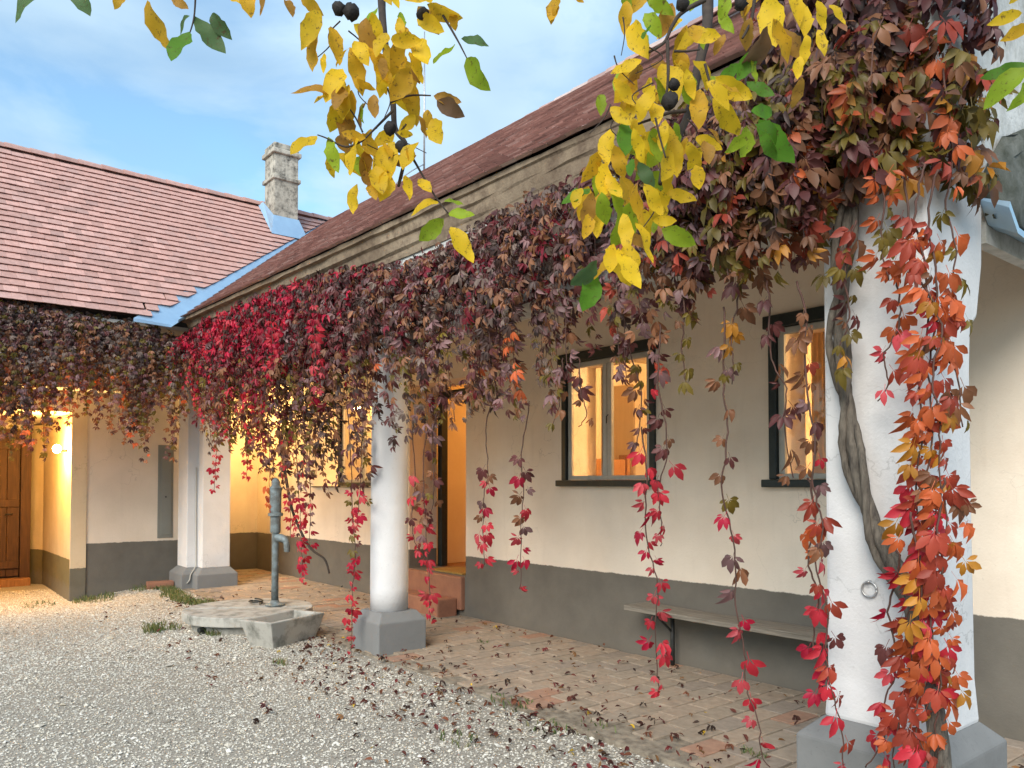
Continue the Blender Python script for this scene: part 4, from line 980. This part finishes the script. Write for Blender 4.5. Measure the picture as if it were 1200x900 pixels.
def wl_(px, py, ang, L, key, D=2.0, Wk=1.0):
    """leaflet: base at px,py; ang in degrees clockwise from straight right in the photo (90 hangs down); L length in photo pixels"""
    k = (key, random.randrange(9), random.randrange(3))
    if k not in wcache:
        v, f = WT[k[1]]; c = np.tile(WPAL[key]*(.88+.12*k[2]), (len(v), 1)); wcache[k] = np_mesh('leaf', v, f, c, True)
    o = link('leaf', wcache[k], M['walnut_leaf'], wt)
    a_ = R(ang); d = RIGHT*math.cos(a_)-UP*math.sin(a_)+FWD*random.uniform(-.5, .5)
    nrm = -FWD+RIGHT*random.gauss(0, .55)+UP*random.gauss(0, .55)
    x, y, z = frame_of(d, nrm); s = L/F_PX*D*.88; sw = s*Wk
    Mx = Matrix((x*sw, y*s, z*s)).transposed().to_4x4(); Mx.translation = at(px, py, D=D); o.matrix_basis = Mx
limb([(420, -330), (438, -120), (446, -20), (450, 40), (460, 110), (463, 150), (476, 172), (467, 218)], .016, .004, 2.5, 2.02, 'branch')
limb([(460, 130), (440, 150), (425, 165)], .004, .002, 2.03, 2.0)
limb([(457, 120), (480, 112), (505, 112)], .0035, .0018); limb([(519, 18), (535, 45), (547, 68)], .0035, .0015)
limb([(425, 165), (405, 172), (383, 162), (372, 158)], .003, .0015); limb([(425, 155), (415, 135), (400, 115)], .0025, .0015)
limb([(476, 172), (495, 205), (510, 230), (525, 250)], .0035, .0018); limb([(230, -40), (228, 15), (222, 40)], .003, .0015)
limb([(860, -330), (840, -120), (830, -10), (828, 35), (815, 95), (810, 125), (795, 160), (780, 190), (774, 215)], .022, .007, 2.6, 2.1, 'branch')
limb([(826, 0), (800, 14), (788, 30), (778, 50), (757, 63)], .007, .003, 2.1, 2.05); limb([(782, 48), (783, 90), (780, 120)], .005, .003)
limb([(803, 130), (785, 132), (768, 138), (748, 145)], .006, .003, 2.1, 2.05); limb([(826, 75), (833, 100), (840, 112)], .004, .002)
limb([(790, 60), (805, 60), (820, 58)], .0035, .002); limb([(884, 0), (880, 25), (870, 45)], .005, .003); limb([(730, 20), (732, 40), (728, 65)], .002, .001)
limb([(768, 138), (773, 160), (780, 185)], .003, .002)
for k in range(16):      # leaf stalks
    x, y = (random.gauss(440, 30), random.uniform(10, 190)) if k % 2 else (random.gauss(770, 35), random.uniform(10, 240))
    limb([(x, y), (x+random.gauss(0, 14), y+16), (x+random.gauss(0, 26), y+34)], .0022, .001, 2.05, 2.05)
def husk(px, py, r, D=2.0):
    mb = MB(); p = at(px, py, D=D); r = r/F_PX*D
    mb.lathe([(.02*r, -r), (.6*r, -.82*r), (r, -.2*r), (.95*r, .3*r), (.6*r, .8*r), (.02*r, .98*r)], 0, 0, 10)
    mb.v = [(v[0]*random.uniform(.72, 1.22)+p.x, v[1]*random.uniform(.72, 1.22)+p.y, v[2]*random.uniform(.8, 1.25)+p.z) for v in mb.v]
    h = mb.build('walnut_husk', M['husk'], wt); h.data.shade_smooth()
for h in ((398, 10, 8), (412, 14, 10), (495, 17, 8), (790, 99, 7), (785, 118, 10), (800, 5, 8), (457, 150, 8), (470, 172, 7), (868, 4, 8)): husk(*h)
Y_ = 'yellow'; G_ = 'gold'; O_ = 'ochre'
single = [(58, -18, 125, 70, 'dgreen'), (88, -25, 70, 55, 'dgreen'), (148, -12, 115, 32, G_), (172, 0, 75, 75, 'gold'), (222, 38, 105, 58, 'green'), (222, 18, 150, 32, 'dgreen'), (228, 18, 60, 62, 'dgreen'),
          (200, -5, 40, 30, O_), (245, -20, 70, 40, G_), (262, -5, 20, 30, Y_), (285, -18, 75, 48, G_), (312, -20, 100, 44, O_), (248, 15, 60, 40, 'dgreen'), (335, 0, 60, 30, O_),
          (352, -8, 50, 38, G_), (375, 12, 110, 60, Y_), (372, 40, 100, 48, G_), (388, 30, 85, 55, G_), (380, 62, 100, 25, Y_), (392, 112, 185, 55, O_), (400, 115, 118, 48, Y_), (402, 80, 110, 55, Y_),
          (418, 92, 35, 28, G_), (410, 55, 70, 60, G_), (428, 20, 85, 52, O_), (415, 48, 60, 40, Y_), (432, 55, 55, 55, G_), (448, 72, 95, 45, Y_), (412, 105, 100, 42, G_), (408, 98, 95, 55, Y_),
          (405, 150, 175, 8, O_), (372, 160, 130, 50, Y_), (384, 160, 75, 52, 'lime'), (412, 160, 60, 60, Y_), (415, 160, 85, 75, Y_), (400, 155, 20, 35, G_), (438, 110, 90, 35, O_), (468, 20, 85, 30, Y_),
          (472, 30, 70, 40, G_), (470, 35, 95, 60, 'gold'), (490, 45, 75, 55, Y_), (488, 22, 30, 42, Y_), (500, 5, 30, 50, G_), (530, 12, 80, 25, G_), (475, 65, 100, 40, G_), (480, 60, 75, 45, Y_),
          (534, 53, 125, 48, 'lime'), (547, 68, 62, 62, 'lime'), (540, 46, 5, 40, 'dgreen'), (508, 112, 15, 38, O_), (512, 118, 35, 45, 'brown'), (506, 140, 70, 52, Y_), (500, 128, 80, 32, G_),
          (470, 115, 25, 18, G_), (465, 155, 0, 25, Y_), (462, 165, 110, 70, Y_), (490, 165, 110, 55, Y_), (480, 170, 90, 30, G_), (455, 185, 20, 30, 'brown'), (440, 195, 75, 50, Y_), (437, 205, 85, 40, G_),
          (455, 200, 100, 45, Y_), (418, 215, 100, 40, Y_), (425, 200, 60, 30, O_), (475, 205, 75, 35, Y_), (490, 210, 50, 30, Y_), (420, 170, 30, 28, G_), (450, 168, 60, 28, G_), (430, 175, 100, 35, O_),
          (515, 236, 160, 42, Y_), (520, 256, 145, 45, 'lime'), (520, 236, 350, 30, 'lime'), (528, 265, 65, 60, Y_), (525, 250, 15, 38, 'lime'), (645, 25, -70, 30, G_), (655, -10, 110, 42, G_), (672, -4, 30, 16, G_)]
for q in single: wl_(*q)
cl2 = [(735, 0, 100, 45, G_), (742, 25, 85, 60, Y_), (755, 15, 60, 40, 'lime'), (762, 30, 110, 30, 'green'), (740, 40, 75, 22, O_), (752, 70, 150, 45, Y_), (745, 75, 120, 50, G_), (742, 85, 100, 55, 'gold'), (760, 90, 95, 45, Y_),
       (720, 90, 60, 45, Y_), (705, 110, 95, 30, 'lime'), (715, 125, 50, 40, Y_), (775, 75, 70, 60, Y_), (768, 100, 120, 50, Y_), (790, 70, 60, 50, Y_), (800, 60, 95, 50, G_), (800, 22, 150, 45, Y_), (830, 35, 165, 45, Y_), (845, 42, 180, 40, Y_),
       (812, 30, 90, 40, G_), (828, 95, 50, 48, Y_), (838, 90, 30, 58, 'yellow'), (835, 115, 45, 65, Y_), (820, 105, 95, 55, G_), (805, 80, 80, 40, Y_), (812, 70, 40, 45, Y_), (845, 100, 15, 40, G_),
       (868, 75, 150, 40, 'green'), (885, 62, 125, 45, 'green'), (880, 70, 70, 35, 'lime'), (875, 95, 40, 42, 'green'), (890, 140, 60, 75, 'green'), (885, 145, 20, 60, 'green'), (880, 130, -10, 50, 'green'), (880, 155, 140, 40, 'lime'), (878, 150, 120, 65, 'lime'),
       (905, 22, 60, 60, G_), (900, -5, 80, 70, Y_), (925, -10, 75, 50, Y_), (940, 5, 95, 55, Y_), (958, 0, 75, 40, Y_), (972, 5, 60, 35, Y_), (945, 40, 90, 45, Y_), (958, 35, 75, 40, Y_), (938, 65, 100, 32, Y_), (940, 90, 95, 40, 'ochre'),
       (890, -12, 120, 40, G_), (865, -5, 60, 40, 'ochre'), (850, -10, 95, 35, 'lime'), (900, 30, 110, 60, 'brown'), (912, 35, 65, 55, O_), (880, 20, 100, 40, O_),
       (725, 150, 60, 45, 'lime'), (735, 140, 105, 60, 'green'), (742, 150, 70, 48, Y_), (715, 150, 95, 55, Y_), (705, 175, 120, 50, G_), (700, 185, 80, 40, Y_), (712, 190, 110, 60, Y_), (720, 170, 70, 45, G_), (752, 165, 30, 40, Y_),
       (765, 150, 80, 48, 'lime'), (770, 165, 60, 45, Y_), (790, 160, 90, 55, Y_), (785, 175, 110, 55, Y_), (805, 165, 60, 40, Y_), (815, 160, 40, 42, Y_), (825, 165, 80, 35, O_), (830, 150, 55, 30, O_), (740, 185, 95, 35, 'green'), (748, 190, 60, 40, 'dgreen'),
       (692, 220, 145, 52, 'green'), (695, 225, 110, 50, O_), (705, 225, 80, 45, 'lime'), (715, 222, 55, 42, 'lime'), (708, 240, 100, 45, Y_), (690, 250, 95, 35, G_), (745, 215, 95, 60, G_), (755, 215, 60, 50, Y_), (770, 220, 80, 55, Y_), (780, 225, 20, 42, Y_), (765, 258, 5, 32, Y_),
       (740, 235, 110, 65, 'lime'), (730, 250, 80, 55, Y_), (745, 260, 70, 60, Y_), (775, 268, 28, 50, 'lime'), (735, 285, 85, 55, Y_), (720, 285, 110, 50, Y_), (712, 290, 60, 60, Y_), (718, 300, 130, 40, G_), (700, 305, 130, 48, 'dgreen'), (697, 318, 105, 55, 'green'),
       (725, 290, 75, 65, 'yellow'), (735, 275, 20, 40, O_), (755, 245, 85, 45, Y_), (710, 205, 60, 40, Y_), (728, 205, 85, 50, G_), (785, 195, 95, 35, Y_), (745, 110, 110, 40, Y_), (730, 118, 90, 40, G_), (765, 120, 85, 40, Y_), (780, 140, 100, 40, Y_),
       (1198, 15, 170, 40, Y_), (1205, 30, 150, 40, G_), (1205, 75, 165, 55, 'green'), (1205, 78, 140, 65, 'lime'), (1210, 90, 120, 50, 'lime'), (1195, -15, 120, 30, Y_)]
for q in cl2: wl_(*q, D=random.uniform(1.98, 2.22))
# extra leaves filling the two sprays
for _ in range(42):
    px, py = random.gauss(445, 35), random.uniform(-20, 200); wl_(px, py, random.gauss(95, 35), random.uniform(26, 52), random.choice([Y_, Y_, G_, 'lime', O_]), random.uniform(1.95, 2.2))
for _ in range(46):
    py = random.uniform(-20, 260); px = random.gauss(795-py*.25, 42); wl_(px, py, random.gauss(95, 35), random.uniform(26, 52), random.choice([Y_, Y_, G_, 'lime', 'lime', O_]), random.uniform(2.1, 2.3))

# ================================================================== LITTER, GRASS
n = 1500; VV, FF, CC = [], [], []
cnt = 0
lp_ = [lin(c) for c in ((98, 58, 50), (78, 50, 44), (112, 70, 52), (104, 48, 48), (128, 94, 62), (66, 52, 46))]
while cnt < n:
    x = random.uniform(-12.0, -1.2)
    if random.random() < .62: y = edge_y(x)+random.gauss(-.25, .34)*(.6+.5*(x > -7))
    else: y = random.uniform(-3.6, -.1)
    if random.random() < .55 and x < -7.6: continue
    z = (float(gz(x, y)) if y < edge_y(x) else 0)+.015
    if abs(x+6.98) < .3 and abs(y+1.72) < .3: continue
    v, f = random.choice(CRM) if random.random() < .3 else (leaflet(1, 1, 0, random.uniform(-.6, .6), random.uniform(.3, 1.2), 0), LF)
    d = Vector((random.gauss(0, 1), random.gauss(0, 1), random.gauss(0, .12))); xx, yy, zz = frame_of(d, Vector((random.gauss(0, .35), random.gauss(0, .35), 1)))
    c_ = lin((214, 178, 60)) if random.random() < .02 else random.choice(lp_)
    VV.append(v@(np.array((xx, yy, zz))*random.uniform(.025, .065))+np.array((x, y, z+.008))); FF.append(f+sum(0 for _ in ())+(0 if not CC else sum_v)); CC.append(np.tile(c_*random.uniform(.7, 1.2), (len(v), 1)))
    sum_v = (0 if len(CC) == 1 else sum_v)+len(v); cnt += 1
link('fallen_leaves', np_mesh('fallen_leaves', np.concatenate(VV), np.concatenate(FF), np.concatenate(CC)), M['litter'], kind='stuff')
def blades(spots, parent=None, name='grass', **props):
    VV, FF, CC = [], [], []; b = 0
    for (x, y, r, nb, h) in spots:
        for _ in range(nb):
            t = random.uniform(0, 6.28); rr = r*math.sqrt(random.random()); bx, by = x+rr*math.cos(t), y+rr*math.sin(t)*.6
            z = float(gz(bx, by)) if by < edge_y(bx) else -.02
            hh = h*random.uniform(.4, 1.2); a_ = random.uniform(0, 6.28); w = random.uniform(.003, .007); lx, ly = random.gauss(0, .5)*hh, random.gauss(0, .5)*hh
            ca_, sa_ = math.cos(a_)*w, math.sin(a_)*w
            VV.append([(bx-ca_, by-sa_, z), (bx+ca_, by+sa_, z), (bx+lx*.4+ca_*.8, by+ly*.4+sa_*.8, z+hh*.7), (bx+lx*.4-ca_*.8, by+ly*.4-sa_*.8, z+hh*.7), (bx+lx, by+ly, z+hh)])
            FF.append([(b, b+1, b+2), (b, b+2, b+3), (b+3, b+2, b+4)]); b += 5
            CC.append(np.tile(lin(random.choice([(92, 110, 60), (110, 120, 70), (80, 100, 56), (130, 124, 84)])), (5, 1)))
    return link(name, np_mesh(name, np.concatenate([np.array(v) for v in VV]), np.concatenate([np.array(f) for f in FF]), np.concatenate(CC)), M['grass'], parent, **props)
spots = [(x, -2.25+random.gauss(0, .10), .22, 110, .07) for x in np.arange(-13.4, -10.4, .22)]
spots += [(-13.5, -2.5, .25, 60, .08), (-13.55, -3.0, .3, 120, .07), (-13.5, -3.3, .25, 120, .08), (-13.2, -3.1, .3, 50, .06), (-13.6, -3.9, .4, 60, .06)]
for px, py, r, nb in ((600, 825, .22, 60), (540, 868, .2, 40), (695, 855, .2, 40), (250, 745, .12, 60), (330, 775, .12, 40), (565, 755, .08, 20), (180, 730, .25, 60), (885, 890, .10, 50), (640, 850, .2, 30)):
    p = at(px, py, Z=-.03); spots.append((p.x, p.y, r, nb, .05))
blades(spots, kind='stuff')
for lab, px, py, h in (('leafy green weed patch in the gravel in front of the corner pier', 193, 738, .09), ('small green weed at the foot of the well cover beside the trough', 253, 745, .08)):
    p = at(px, py, Z=-.04); w_ = thing('weed', lab, 'weed', group='weeds in the gravel')
    blades([(p.x+random.gauss(0, .10), p.y+random.gauss(0, .12), .16, 40, h) for _ in range(5)], w_, 'leaf_tuft', kind='stuff')
bs = MB().box(-.20, .20, -.10, .10, 0, .13).build('loose_brick', M['step'], bevel=.015); q = at(183, 688, Z=-.04); bs.location = (-13.4, -2.22, -.06); bs.rotation_euler = (0, 0, R(80))
tag(bs, 'reddish block lying against the wing wall beside the corner pier', 'brick')
